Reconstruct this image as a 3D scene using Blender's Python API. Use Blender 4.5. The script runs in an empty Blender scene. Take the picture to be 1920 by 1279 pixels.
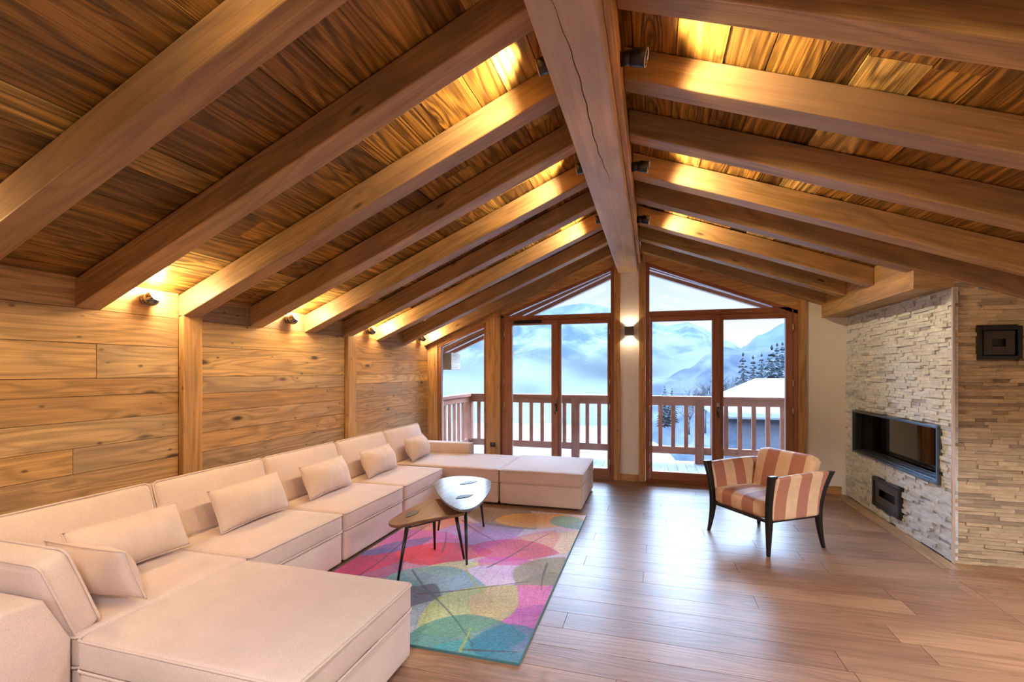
import bpy, bmesh, math, random
import numpy as np
from mathutils import Vector, Matrix, noise
random.seed(7)
PI = math.pi
SC = bpy.context.scene
COL = SC.collection
def srgb(r, g, b):
    def f(c):
        c /= 255.0
        return c/12.92 if c <= .04045 else ((c+.055)/1.055)**2.4
    return (f(r), f(g), f(b), 1.0)

# ------------------------------------------------------------------ room numbers
XL, XR, YB, YR, XE = -3.31, 2.25, 6.74, -3.6, 4.6
ZW = 1.88                       # underside of the rafters at the left wall
SL, SR_ = .43, .367             # slopes
BX0, BX1 = -.45, -.19           # ridge beam
RH = .185                       # rafter height (vertical)
def zl(x): return ZW + SL*(x-XL)
def zr(x): return zl(BX0) - SR_*(x-BX1)
RY = [-3.2, -2.55, -1.9, -1.24, -.58, .06, .715, 1.37, 2.022, 2.674, 3.32, 3.99, 4.604, 5.28, 5.955, 6.60]
RW = .142

# ------------------------------------------------------------------ mesh builder
class MB:
    def __init__(s): s.v=[]; s.f=[]; s.g=[]; s.r=[]; s.m=[]; s.sm=[]
    def add(s, vs, fs, gs=None, rnd=0.5, mi=0, smooth=False):
        n=len(s.v); s.v += [tuple(v) for v in vs]
        s.g += [tuple(g) for g in (gs if gs is not None else vs)]
        s.r += [rnd]*len(vs) if not isinstance(rnd, list) else rnd
        for f in fs: s.f.append(tuple(n+i for i in f)); s.m.append(mi); s.sm.append(smooth)
    def hexa(s, p, ax=0, rnd=None, mi=0, off=None):
        """p: 8 points (bottom 4 ccw, top 4 ccw)"""
        rnd = random.random() if rnd is None else rnd
        off = off if off is not None else (random.uniform(0,80), random.uniform(0,40), random.uniform(0,40))
        L = [(Vector(p[k])-Vector(p[0])).length for k in (1,3,4)]; gs=[]
        for (i,j,k) in ((0,0,0),(1,0,0),(1,1,0),(0,1,0),(0,0,1),(1,0,1),(1,1,1),(0,1,1)):
            c = [i*L[0], j*L[1], k*L[2]]
            c = c[ax:]+c[:ax]
            gs.append((c[0]+off[0], c[1]+off[1], c[2]+off[2]))
        s.add(p, [(0,3,2,1),(4,5,6,7),(0,1,5,4),(1,2,6,5),(2,3,7,6),(3,0,4,7)], gs, rnd, mi)
    def box(s, x0,x1,y0,y1,z0,z1, ax=0, rnd=None, mi=0):
        s.hexa([(x0,y0,z0),(x1,y0,z0),(x1,y1,z0),(x0,y1,z0),(x0,y0,z1),(x1,y0,z1),(x1,y1,z1),(x0,y1,z1)], ax, rnd, mi)
    def obox(s, M, sx, sy, sz, ax=0, rnd=None, mi=0):
        p=[(-sx,-sy,-sz),(sx,-sy,-sz),(sx,sy,-sz),(-sx,sy,-sz),(-sx,-sy,sz),(sx,-sy,sz),(sx,sy,sz),(-sx,sy,sz)]
        s.hexa([M@Vector(q) for q in p], ax, rnd, mi)
    def prism(s, poly, a0, a1, plane='xz', ax=0, rnd=None, mi=0):
        """poly extruded from a0 to a1 along the remaining axis; ax = grain world axis"""
        rnd = random.random() if rnd is None else rnd
        def P(q, a):
            if plane=='xz': return (q[0], a, q[1])
            if plane=='yz': return (a, q[0], q[1])
            return (q[0], q[1], a)
        n=len(poly); vs=[P(q,a0) for q in poly]+[P(q,a1) for q in poly]
        off=(random.uniform(0,80), random.uniform(0,40), random.uniform(0,40))
        gs=[]
        for v in vs:
            c=[v[ax], v[(ax+1)%3], v[(ax+2)%3]]; gs.append((c[0]+off[0],c[1]+off[1],c[2]+off[2]))
        fs=[tuple(range(n)), tuple(range(2*n-1,n-1,-1))]+[(i,i+n,(i+1)%n+n,(i+1)%n) for i in range(n)]
        s.add(vs, fs, gs, rnd, mi)
    def lathe(s, prof, M=Matrix(), n=24, mi=0, cap=True):
        vs=[]; fs=[]
        for (r,z) in prof:
            for k in range(n):
                a=2*PI*k/n; vs.append(M@Vector((r*math.cos(a), r*math.sin(a), z)))
        for i in range(len(prof)-1):
            for k in range(n):
                k2=(k+1)%n; fs.append((i*n+k, i*n+k2, (i+1)*n+k2, (i+1)*n+k))
        if cap:
            fs.append(tuple(range(n-1,-1,-1))); fs.append(tuple((len(prof)-1)*n+k for k in range(n)))
        s.add(vs, fs, None, .5, mi, True)
    def tube(s, pts, rad, n=8, closed=False, mi=0, up=(0,0,1)):
        pts=[Vector(p) for p in pts]; m=len(pts); vs=[]; fs=[]
        rs = rad if isinstance(rad,(list,tuple)) else [rad]*m
        for i,p in enumerate(pts):
            a=pts[(i-1)%m] if (closed or i>0) else p
            b=pts[(i+1)%m] if (closed or i<m-1) else p
            t=(b-a).normalized(); u=Vector(up)
            if abs(t.dot(u))>.95: u=Vector((1,0,0))
            x=t.cross(u).normalized(); y=x.cross(t).normalized()
            for k in range(n):
                an=2*PI*k/n; vs.append(p+rs[i]*(x*math.cos(an)+y*math.sin(an)))
        for i in range(m if closed else m-1):
            j=(i+1)%m
            for k in range(n):
                k2=(k+1)%n; fs.append((i*n+k, i*n+k2, j*n+k2, j*n+k))
        if not closed:
            fs.append(tuple(range(n-1,-1,-1))); fs.append(tuple((m-1)*n+k for k in range(n)))
        s.add(vs, fs, None, .5, mi, True)
    def build(s, name, mats, parent=None, bevel=0, smooth=None, kind=None, seg=2):
        me=bpy.data.meshes.new(name); me.from_pydata(s.v, [], s.f); me.update()
        a=me.attributes.new('gc','FLOAT_VECTOR','POINT'); a.data.foreach_set('vector', np.array(s.g,dtype=np.float32).ravel())
        a=me.attributes.new('rnd','FLOAT','POINT'); a.data.foreach_set('value', np.array(s.r,dtype=np.float32))
        me.polygons.foreach_set('material_index', s.m)
        me.polygons.foreach_set('use_smooth', s.sm if smooth is None else [smooth]*len(s.f))
        for m in (mats if isinstance(mats,(list,tuple)) else [mats]): me.materials.append(m)
        bm=bmesh.new(); bm.from_mesh(me); bmesh.ops.recalc_face_normals(bm, faces=bm.faces); bm.to_mesh(me); bm.free()
        o=bpy.data.objects.new(name, me); COL.objects.link(o)
        if parent: o.parent=parent
        if bevel:
            b=o.modifiers.new('bevel','BEVEL'); b.width=bevel; b.segments=seg; b.limit_method='ANGLE'; b.angle_limit=math.radians(40)
            b.harden_normals=False
        if kind: o['kind']=kind
        return o
def empty(name, loc=(0,0,0), rz=0):
    o=bpy.data.objects.new(name,None); COL.objects.link(o); o.location=loc; o.rotation_euler=(0,0,rz); o.empty_display_size=.1
    return o
def tag(o, label, cat, group=None):
    o['label']=label; o['category']=cat
    if group: o['group']=group
    return o
def copy_tree(o, parent=None):
    c=o.copy(); COL.objects.link(c); c.parent=parent
    for ch in list(o.children): copy_tree(ch, c)
    return c

# ------------------------------------------------------------------ materials
def newmat(name):
    m=bpy.data.materials.new(name); m.use_nodes=True; nt=m.node_tree; nt.nodes.clear()
    out=nt.nodes.new('ShaderNodeOutputMaterial'); b=nt.nodes.new('ShaderNodeBsdfPrincipled')
    nt.links.new(b.outputs[0], out.inputs[0]); return m, nt, b
def N(nt, t, **k):
    n=nt.nodes.new(t)
    for a,v in k.items():
        if a.startswith('i_'):
            key=a[2:]; key=int(key) if key.isdigit() else key.replace('_',' '); n.inputs[key].default_value=v
        else: setattr(n,a,v)
    return n
def mth(nt, op, a, b=None, c=None, clamp=False):
    n=nt.nodes.new('ShaderNodeMath'); n.operation=op; n.use_clamp=clamp
    for i,x in enumerate((a,b,c)):
        if x is None: continue
        if isinstance(x,(int,float)): n.inputs[i].default_value=x
        else: nt.links.new(x, n.inputs[i])
    return n.outputs[0]
def maprange(nt, v, a, b, c, d):
    n=N(nt,'ShaderNodeMapRange'); n.inputs[1].default_value=a; n.inputs[2].default_value=b; n.inputs[3].default_value=c; n.inputs[4].default_value=d
    nt.links.new(v, n.inputs[0]); return n.outputs[0]
def mixc(nt, fac, a, b, mode='MIX'):
    n=nt.nodes.new('ShaderNodeMix'); n.data_type='RGBA'; n.blend_type=mode
    for i,x in ((0,fac),(6,a),(7,b)):
        if isinstance(x,(int,float)): n.inputs[i].default_value=x
        elif isinstance(x,tuple): n.inputs[i].default_value=x
        else: nt.links.new(x, n.inputs[i])
    return n.outputs[2]
def ramp(nt, fac, stops, interp='LINEAR'):
    n=nt.nodes.new('ShaderNodeValToRGB'); n.color_ramp.interpolation=interp; e=n.color_ramp.elements
    while len(e)<len(stops): e.new(.5)
    for i,(p,c) in enumerate(stops): e[i].position=p; e[i].color=c
    nt.links.new(fac, n.inputs[0]); return n.outputs[0]
def scaled(nt, vec, s):
    n=nt.nodes.new('ShaderNodeVectorMath'); n.operation='MULTIPLY'; nt.links.new(vec,n.inputs[0]); n.inputs[1].default_value=s; return n.outputs[0]
def noisen(nt, vec, scale=1, detail=3, rough=.55, dist=0):
    n=N(nt,'ShaderNodeTexNoise'); nt.links.new(vec,n.inputs['Vector']); n.inputs['Scale'].default_value=scale
    n.inputs['Detail'].default_value=detail; n.inputs['Roughness'].default_value=rough; n.inputs['Distortion'].default_value=dist
    return n.outputs['Fac']
def bump(nt, b, h, strength=.3, dist=.005):
    n=nt.nodes.new('ShaderNodeBump'); n.inputs['Strength'].default_value=strength; n.inputs['Distance'].default_value=dist
    nt.links.new(h, n.inputs['Height']); nt.links.new(n.outputs[0], b.inputs['Normal'])

def wood(name, stops, rough=.55, ring=.35, rings=16, fine=.22, patch=.3, knots=.8, kd=.045, bmp=.35, ringp=2.2, small=False, sc=(.55,5.0,5.0), gap=None, stain=None, coat=0, spec=.4):
    m,nt,b=newmat(name)
    g=N(nt,'ShaderNodeAttribute',attribute_name='gc').outputs['Vector']
    r=N(nt,'ShaderNodeAttribute',attribute_name='rnd').outputs['Fac']
    n1=noisen(nt, scaled(nt,g,sc), 1, 2, .5, .25)
    if knots:
        vo=N(nt,'ShaderNodeTexVoronoi'); vo.feature='F1'; nt.links.new(scaled(nt,g,(1.9,5.5,5.5)), vo.inputs['Vector']); vo.inputs['Scale'].default_value=1
        n1=mth(nt,'ADD', n1, maprange(nt, vo.outputs['Distance'], 0,.36,.12,0))
    rg=mth(nt,'SINE', mth(nt,'MULTIPLY', n1, rings*6.28))
    rg=mth(nt,'POWER', mth(nt,'MULTIPLY_ADD', rg, .5, .5), ringp)
    fn=noisen(nt, scaled(nt,g,(2.5,120,120)), 1, 2, .6)
    pt=noisen(nt, scaled(nt,g,(1.1,3.5,3.5)), 1, 3, .6)
    fm=noisen(nt, scaled(nt,g,(1.3,38,38)), 1, 3, .65)
    base=ramp(nt, r, stops)
    v=mth(nt,'SUBTRACT', 1.0, mth(nt,'MULTIPLY', rg, ring))
    v=mth(nt,'MULTIPLY', v, maprange(nt, fn, .3,.7, 1-fine, 1+fine*.6))
    v=mth(nt,'MULTIPLY', v, maprange(nt, fm, .32,.68, 1-fine*.9, 1+fine*.5))
    v=mth(nt,'MULTIPLY', v, maprange(nt, pt, .3,.7, 1-patch, 1+patch*.6))
    h=mth(nt,'ADD', mth(nt,'MULTIPLY', fn, .5), mth(nt,'MULTIPLY', rg, -.5))
    if knots:
        k=maprange(nt, vo.outputs['Distance'], kd, kd*2.6, 1-knots, 1)
        if small:
            v2=N(nt,'ShaderNodeTexVoronoi'); v2.feature='F1'; nt.links.new(scaled(nt,g,(5.5,10,10)), v2.inputs['Vector']); v2.inputs['Scale'].default_value=1
            k=mth(nt,'MULTIPLY',k,maprange(nt, v2.outputs['Distance'], .05,.12, 1-knots*.8, 1))
        v=mth(nt,'MULTIPLY', v, k)
    c=nt.nodes.new('ShaderNodeVectorMath'); c.operation='SCALE'; nt.links.new(base,c.inputs[0]); nt.links.new(v,c.inputs['Scale'])
    col=c.outputs[0]
    if stain:
        sn=noisen(nt, scaled(nt,g,(.9,1.6,1.6)),1,3,.6)
        col=mixc(nt, maprange(nt,sn,.45,.65,0,stain[1]), col, stain[0])
    nt.links.new(col, b.inputs['Base Color'])
    b.inputs['Roughness'].default_value=rough
    b.inputs['Specular IOR Level'].default_value=spec
    if coat: b.inputs['Coat Weight'].default_value=coat; b.inputs['Coat Roughness'].default_value=.22
    bump(nt,b,h,bmp,.004)
    return m
def plain(name, col, rough=.5, metal=0, spec=.5, nz=0, nscale=40, bm=0, coat=0):
    m,nt,b=newmat(name); b.inputs['Roughness'].default_value=rough; b.inputs['Metallic'].default_value=metal; b.inputs['Specular IOR Level'].default_value=spec
    tc=N(nt,'ShaderNodeTexCoord').outputs['Object']
    n=noisen(nt, tc, nscale, 3)
    c=nt.nodes.new('ShaderNodeVectorMath'); c.operation='SCALE'; c.inputs[0].default_value=col[:3]
    nt.links.new(maprange(nt,n,.3,.7,1-nz,1+nz), c.inputs['Scale']); nt.links.new(c.outputs[0], b.inputs['Base Color'])
    if bm: bump(nt,b,n,bm,.003)
    if coat: b.inputs['Coat Weight'].default_value=coat
    return m

M_wall = wood('old_wood_cladding', [(0,srgb(176,134,90)),(.2,srgb(212,166,108)),(.38,srgb(190,152,112)),(.55,srgb(226,182,124)),(.75,srgb(198,148,92)),(.88,srgb(182,150,118)),(1,srgb(232,194,140))], ring=.3, rings=11, knots=.85, kd=.055, patch=.13, small=True, stain=(srgb(140,122,104),.4))
M_ceil = wood('dark_aged_boards', [(0,srgb(108,76,36)),(.14,srgb(184,132,62)),(.3,srgb(138,98,44)),(.42,srgb(200,148,72)),(.56,srgb(102,70,34)),(.7,srgb(190,138,64)),(.8,srgb(134,94,42)),(.88,srgb(228,184,104)),(1,srgb(238,200,124))], rough=.42, ring=.55, rings=13, fine=.45, patch=.18, knots=.8, kd=.04, bmp=.9, spec=.45, ringp=1.6, sc=(.5,4.5,4.5))
M_raft = wood('rafter_wood', [(0,srgb(172,136,94)),(.5,srgb(190,150,100)),(1,srgb(212,170,112))], ring=.24, rings=8, fine=.2, knots=.8, kd=.04, patch=.28, rough=.5, bmp=.25, stain=(srgb(150,124,104),.6), sc=(.5,4,4))
M_ridge = wood('ridge_wood', [(0,srgb(202,172,142)),(1,srgb(208,178,146))], ring=.14, rings=6, fine=.12, knots=.5, kd=.025, patch=.3, rough=.5, bmp=.25, stain=(srgb(172,152,144),.7), sc=(.4,3,3))
M_post = wood('post_wood', [(0,srgb(196,146,92)),(1,srgb(212,164,108))], ring=.24, rings=8, knots=.7, patch=.2, small=True)
M_frame = wood('stained_frame', [(0,srgb(160,104,76)),(1,srgb(174,116,84))], ring=.14, rings=7, fine=.14, knots=.4, patch=.12, rough=.35, bmp=.12)
M_floor = wood('oak_floor', [(0,srgb(136,102,82)),(.3,srgb(156,119,95)),(.6,srgb(146,110,88)),(1,srgb(168,131,105))], ring=.22, rings=12, fine=.16, knots=.55, kd=.025, patch=.15, rough=.36, bmp=.1, sc=(.5,4.5,4.5), spec=.36)
M_border = wood('pale_border', [(0,srgb(172,140,108)),(1,srgb(180,148,116))], ring=.15, rough=.4, knots=0)
M_rail = wood('railing_wood', [(0,srgb(140,82,60)),(1,srgb(156,96,72))], ring=.15, knots=.4, rough=.6)
M_deck = wood('weathered_deck', [(0,srgb(112,112,116)),(1,srgb(130,130,134))], ring=.15, knots=0, rough=.7)
M_pale = wood('pale_exterior_wood', [(0,srgb(206,190,172)),(1,srgb(222,206,188))], ring=.15, knots=.4, rough=.7)
M_walnut = wood('walnut', [(0,srgb(138,92,60)),(1,srgb(146,98,66))], ring=.3, rings=10, knots=0, rough=.3, bmp=.05)
M_plaster = plain('white_plaster', srgb(238,234,230), .85, nz=.02, nscale=8)
M_black = plain('black_metal', srgb(22,22,24), .35, spec=.5)
M_blackwood = plain('black_lacquered_wood', srgb(20,17,20), .3, nz=.1)
M_inner = plain('dark_firebox_steel', srgb(24,22,25), .6, nz=.1)
M_steel = plain('blue_grey_steel', srgb(92,104,118), .3, metal=.8)
M_alu = plain('aluminium_trim', srgb(205,190,175), .35, metal=.6)
M_grey = plain('grey_vent_plate', srgb(96,94,98), .35, metal=.5)
M_chrome = plain('dark_chrome', srgb(128,122,118), .16, metal=1)
M_snow = plain('snow', (.09,.098,.106), .7, nz=.03, nscale=1.5)
M_inlay = plain('smoked_glass_inlay', srgb(52,66,74), .35, spec=.4)
M_white = plain('white_plastic', srgb(238,236,232), .4)

def stone_mat(name,stops):
    m,nt,b=newmat(name); b.inputs['Roughness'].default_value=.75
    g=N(nt,'ShaderNodeAttribute',attribute_name='gc').outputs['Vector']
    r=N(nt,'ShaderNodeAttribute',attribute_name='rnd').outputs['Fac']
    base=ramp(nt,r,stops)
    n=noisen(nt, scaled(nt,g,(9,26,26)),1,5,.65)
    c=nt.nodes.new('ShaderNodeVectorMath'); c.operation='SCALE'; nt.links.new(base,c.inputs[0]); nt.links.new(maprange(nt,n,.3,.7,.72,1.1),c.inputs['Scale'])
    nt.links.new(c.outputs[0], b.inputs['Base Color'])
    n2=noisen(nt, scaled(nt,g,(22,45,45)),1,5,.7); bump(nt,b,n2,.9,.012)
    return m
M_stone=stone_mat('pale_split_stone',[(0,srgb(190,196,206)),(.04,srgb(176,182,192)),(.08,srgb(212,218,228)),(.5,srgb(228,232,238)),(.8,srgb(214,222,234)),(1,srgb(236,238,240))])
M_stone_shade=stone_mat('shaded_split_stone',[(0,srgb(164,146,126)),(.1,srgb(150,132,114)),(.2,srgb(190,168,142)),(.5,srgb(202,180,152)),(.8,srgb(180,160,136)),(1,srgb(210,190,162))])  # same stone as the fireplace face, shade and warm light painted into its colours
def fabric_mat():
    m,nt,b=newmat('beige_woven_fabric'); b.inputs['Roughness'].default_value=.95; b.inputs['Specular IOR Level'].default_value=.15
    tc=N(nt,'ShaderNodeTexCoord').outputs['Object']
    n=noisen(nt,tc,260,2,.7); n2=noisen(nt,tc,5,3)
    f=mth(nt,'MULTIPLY', maprange(nt,n,.3,.7,.86,1.1), maprange(nt,n2,.3,.7,.95,1.04))
    c=nt.nodes.new('ShaderNodeVectorMath'); c.operation='SCALE'; c.inputs[0].default_value=srgb(222,200,191)[:3]
    nt.links.new(f,c.inputs['Scale']); nt.links.new(c.outputs[0], b.inputs['Base Color'])
    b.inputs['Sheen Weight'].default_value=.25; b.inputs['Sheen Roughness'].default_value=.5
    bump(nt,b,n,.35,.002); return m
M_fab=fabric_mat()
def stripe_mat():
    m,nt,b=newmat('striped_velvet'); b.inputs['Roughness'].default_value=.55; b.inputs['Specular IOR Level'].default_value=.35
    g=N(nt,'ShaderNodeAttribute',attribute_name='gc').outputs['Vector']
    sp=N(nt,'ShaderNodeSeparateXYZ'); nt.links.new(g, sp.inputs[0])
    tc=N(nt,'ShaderNodeTexCoord').outputs['Object']
    fr=mth(nt,'FRACT', sp.outputs[0]); s=mth(nt,'GREATER_THAN', fr, .5)
    n=noisen(nt,tc,18,4); n2=noisen(nt,tc,300,2)
    f=mth(nt,'MULTIPLY', maprange(nt,n,.3,.7,.93,1.06), maprange(nt,n2,.3,.7,.95,1.05))
    col=mixc(nt, s, srgb(186,126,104), srgb(234,200,164))
    c=nt.nodes.new('ShaderNodeVectorMath'); c.operation='SCALE'; nt.links.new(col,c.inputs[0]); nt.links.new(f,c.inputs['Scale']); nt.links.new(c.outputs[0], b.inputs['Base Color'])
    b.inputs['Sheen Weight'].default_value=.3
    return m
M_stripe=stripe_mat()
def glass_mat(name, tint=(1,1,1,1), ior=1.5):
    m=bpy.data.materials.new(name); m.use_nodes=True; nt=m.node_tree; nt.nodes.clear()
    out=nt.nodes.new('ShaderNodeOutputMaterial'); t=nt.nodes.new('ShaderNodeBsdfTransparent'); g=nt.nodes.new('ShaderNodeBsdfGlossy')
    t.inputs[0].default_value=tint; g.inputs['Roughness'].default_value=0
    fr=nt.nodes.new('ShaderNodeFresnel'); fr.inputs[0].default_value=ior
    mx=nt.nodes.new('ShaderNodeMixShader'); nt.links.new(fr.outputs[0],mx.inputs[0]); nt.links.new(t.outputs[0],mx.inputs[1]); nt.links.new(g.outputs[0],mx.inputs[2])
    nt.links.new(mx.outputs[0],out.inputs[0]); return m
M_glass=glass_mat('window_glass')
M_fglass=glass_mat('fireplace_glass',ior=3.0)
def emit(name,col,s):
    m=bpy.data.materials.new(name); m.use_nodes=True; nt=m.node_tree; nt.nodes.clear()
    out=nt.nodes.new('ShaderNodeOutputMaterial'); e=nt.nodes.new('ShaderNodeEmission'); e.inputs[0].default_value=col; e.inputs[1].default_value=s
    nt.links.new(e.outputs[0],out.inputs[0]); return m
M_bulb=emit('lit_lamp_lens',(1,.86,.66,1),6)
M_bulbdim=emit('lit_lamp_bulb',(1,.8,.55,1),8)

# ------------------------------------------------------------------ floor
def planks(mb, a0,a1,c0,c1, wr, lr, place, rndf=None, gapw=.0015, ax=0, thick=.02):
    c=c0
    while c<c1-1e-4:
        w=random.uniform(*wr); ce=min(c+w,c1)
        if c1-ce<wr[0]*.4: ce=c1
        a=a0-random.uniform(0,lr[0])
        while a<a1:
            l=random.uniform(*lr); s,e=max(a,a0),min(a+l,a1)
            if e-s>.01: place(mb,s+gapw,e-gapw,c+gapw,ce-gapw,(rndf or random.random)())
            a+=l
        c=ce
fl=MB()
fl.box(XL-.2,XE+.1,YR-.1,YB+.2,-.12,-.022,rnd=0)
def pf(mb,s,e,c,ce,r): mb.box(s,e,c,ce,-.0215,0,ax=0,rnd=r)
planks(fl,XL,2.11,YR,YB,(.185,.2),(1.3,2.3),pf)
planks(fl,2.4,XE,4.42,4.7,(.185,.2),(1.3,2.3),pf)
planks(fl,2.11,XE,YR,4.42,(.185,.2),(1.3,2.3),pf)
o=fl.build('floor',[M_floor],kind='structure')
b=MB(); b.box(2.113,2.25,4.424,YB,-.0215,.0005,ax=1,rnd=.5); b.box(2.25,2.4,4.424,4.58,-.0215,.0005,ax=1,rnd=.5)
b.build('trim_1',[M_border],kind='structure')

# ------------------------------------------------------------------ left wall
lw=MB(); lw.box(XL-.2,XL-.022,YR,YB+.2,-.1,2.3,rnd=.1)
secs=[(YR,-1.2),(-1.2,.7),(.7,2.674),(2.832,4.64),(4.81,YB)]
for (s0,s1) in secs:
    z=0
    rows=[0,.17,.35,.53,.715,.885,1.038,1.196,1.348,1.455,1.67,1.88,2.12]
    rows=[q+(random.uniform(-.025,.025) if 0<i<12 else 0) for i,q in enumerate(rows)] if s0!=.7 else rows
    for i in range(12):
        cut=[s0,s1] if random.random()<.85 else [s0,random.uniform(s0+.4,s1-.4),s1]
        for q in range(len(cut)-1):
            t=random.uniform(0,.004)
            lw.box(XL-.022,XL+t,cut[q]+.001,cut[q+1]-.001,rows[i]+.0015,rows[i+1]-.0015,ax=1)
lw.build('wall_left',[M_wall],kind='structure')
tn=2
for y0,y1 in ((2.674,2.83),(4.64,4.80),(.6,.75)):
    p=MB(); p.box(XL+.003,XL+.05,y0,y1,0,ZW+.03,ax=2); p.build('trim_%d'%tn,[M_post],bevel=.006,kind='structure'); tn+=1

# ------------------------------------------------------------------ ceiling boards and deck above
for side in ('left','right'):
    c=MB()
    zz=(lambda x: zl(x)+RH) if side=='left' else (lambda x: zr(x)+RH)
    x0,x1=(XL-.15,-.32) if side=='left' else (-.32,XE+.2)
    def pc(mb,s,e,a,b_,r):
        t=random.uniform(0,.012)
        mb.hexa([(a,s,zz(a)-t),(b_,s,zz(b_)-t),(b_,e,zz(b_)-t),(a,e,zz(a)-t),(a,s,zz(a)+.03),(b_,s,zz(b_)+.03),(b_,e,zz(b_)+.03),(a,e,zz(a)+.03)],ax=1,rnd=r)
    planks(c,YR,YB+.02,x0,x1,(.15,.25),(2.6,5.0),pc,gapw=.0022)
    c.hexa([(x0,YR,zz(x0)+.031),(x1,YR,zz(x1)+.031),(x1,YB+.1,zz(x1)+.031),(x0,YB+.1,zz(x0)+.031),(x0,YR,zz(x0)+.15),(x1,YR,zz(x1)+.15),(x1,YB+.1,zz(x1)+.15),(x0,YB+.1,zz(x0)+.15)],rnd=0)
    o=c.build('ceiling' if side=='left' else 'ceiling_right',[M_ceil],kind='structure')

# ridge beam
rb=empty('ridge_beam',((BX0+BX1)/2,YR,2.84)); tag(rb,'thick pale-brown timber ridge beam running under the peak of the ceiling to the window wall','beam')
ox,oy,oz=rb.location
b=MB(); b.box(BX0-ox,BX1-ox,0,YB-YR-.02,0,.34,ax=1,rnd=.4); bb=b.build('beam_body',[M_ridge],rb,bevel=.012)
b=MB(); b.box(BX1-ox,-.152-ox,0,YB-YR-.02,.115,.30,ax=1,rnd=.9); b.build('side_board',[M_post],rb,bevel=.006)

b=MB(); b.tube([(-.03+.012*math.sin(k*.23)+.0022*k+.003*math.sin(k*1.7), 5.3+k*.06,.0004) for k in range(30)],[.001+.0022*math.sin(PI*min(1,(k+1)/31)) for k in range(30)],6); b.build('drying_crack',[plain('crack_shadow_wood',srgb(70,48,34),.9)],rb)
# rafters
names_l={}
n_all=len(RY)
ordw=['','first','second','third','fourth','fifth','sixth','seventh','eighth','ninth','tenth','eleventh','twelfth','thirteenth','fourteenth','fifteenth','sixteenth','seventeenth']
for side in ('left','right'):
    for i,y in enumerate(RY):
        if y<0.5: continue
        m=MB(); xs0,xs1=(XL,BX0) if side=='left' else (-.15,XE)
        if side=='right' and y>4.7: xs1=2.0
        zf=zl if side=='left' else zr
        r=random.uniform(.1,.9)
        za,zb=zf(xs0),zf(xs1)
        y1=y+RW if y<6.5 else YB
        m.hexa([(0,0,0),(xs1-xs0,0,zb-za),(xs1-xs0,y1-y,zb-za),(0,y1-y,0),(0,0,RH-.014),(xs1-xs0,0,zb-za+RH-.014),(xs1-xs0,y1-y,zb-za+RH-.014),(0,y1-y,RH-.014)],ax=0,rnd=r)
        o=m.build('rafter',[M_raft],bevel=.007); o.location=(xs0,y if not(side=='right' and 4.5<y<4.7) else 4.555,za)
        k=n_all-i
        tag(o,'brown timber ceiling rafter on the %s slope, %s from the window wall'%(side,ordw[k]),'beam','rafters on the %s ceiling slope'%side)
b=MB(); b.prism([(2.0,2.155),(2.27,2.155),(2.27,zr(2.27)+.01),(2.0,zr(2.0)+.01)],4.575,4.64,'xz',ax=0,rnd=.5)
b.build('trim_%d'%tn,[M_raft],kind='structure'); tn+=1
# boxed soffit over the fireplace
b=MB(); b.prism([(2.0,2.155),(2.30,2.155),(2.30,2.175),(2.02,2.175),(2.02,zr(2.0)+RH-.01),(2.0,zr(2.0)+RH-.01)],4.641,YB,'xz',ax=1,rnd=.5)
b.build('trim_%d'%tn,[M_raft],kind='structure'); tn+=1

# ------------------------------------------------------------------ back wall
WL=lambda x: 2.305+.387*(x+2.04)     # glass line, left
WR=lambda x: 2.906-.393*(x+.037)     # glass line, right
b=MB()
b.prism([(-.421,0),(-.173,0),(-.173,3.25),(-.421,3.25)],YB,YB+.2,'xz')
b.prism([(1.828,0),(2.5,0),(2.5,zr(2.5)+.18),(1.828,zr(1.828)+.18)],YB,YB+.2,'xz')
b.prism([(XL-.2,-.1),(2.5,-.1),(2.5,-.005),(XL-.2,-.005)],YB,YB+.2,'xz')
b.build('wall_back',[M_plaster],kind='structure')
def trim(polys, mat=M_post, y0=YB-.03, y1=YB+.16, ax=2, bev=.004):
    global tn
    b=MB()
    for p in polys: b.prism(p,y0,y1,'xz',ax=ax)
    b.build('trim_%d'%tn,[mat],bevel=bev,kind='structure'); tn+=1
trim([[(XL,0),(-3.145,0),(-3.145,zl(-3.145)),(XL,zl(XL))]])
trim([[(-2.352,0),(-2.137,0),(-2.137,zl(-2.137)+.02),(-2.352,zl(-2.352)+.02)]],y0=YB-.05)
trim([[(-.505,0),(-.421,0),(-.421,3.1),(-.505,3.07)]])
trim([[(-.173,0),(-.088,0),(-.088,3.1),(-.173,3.12)]])
trim([[(1.742,0),(1.828,0),(1.828,zr(1.828)+.01),(1.742,zr(1.742)+.01)]])
# sloping head boards between window heads and rafters
trim([[(-3.145,WL(-3.145)-.02+.02),(-2.352,WL(-2.352)+.045),(-2.352,zl(-2.352)+.02),(-3.145,zl(-3.145)+.02)]],ax=0,y0=YB-.015)
trim([[(-2.137,WL(-2.137)+.05),(-.505,WL(-.505)+.05),(-.505,zl(-.505)+.02),(-2.137,zl(-2.137)+.02)]],ax=0,y0=YB-.015)
trim([[(-.088,WR(-.088)+.05),(1.742,WR(1.742)+.05),(1.742,zr(1.742)+.02),(-.088,zr(-.088)+.02)]],ax=0,y0=YB-.015)
b=MB(); b.box(-.42,-.174,YB-.014,YB,.0,.095,ax=0); b.build('baseboard_back',[M_post],bevel=.003,kind='structure')
b=MB(); b.box(1.829,2.21,YB-.014,YB,.0,.095,ax=0); b.build('baseboard_right',[M_post],bevel=.003,kind='structure')

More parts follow.
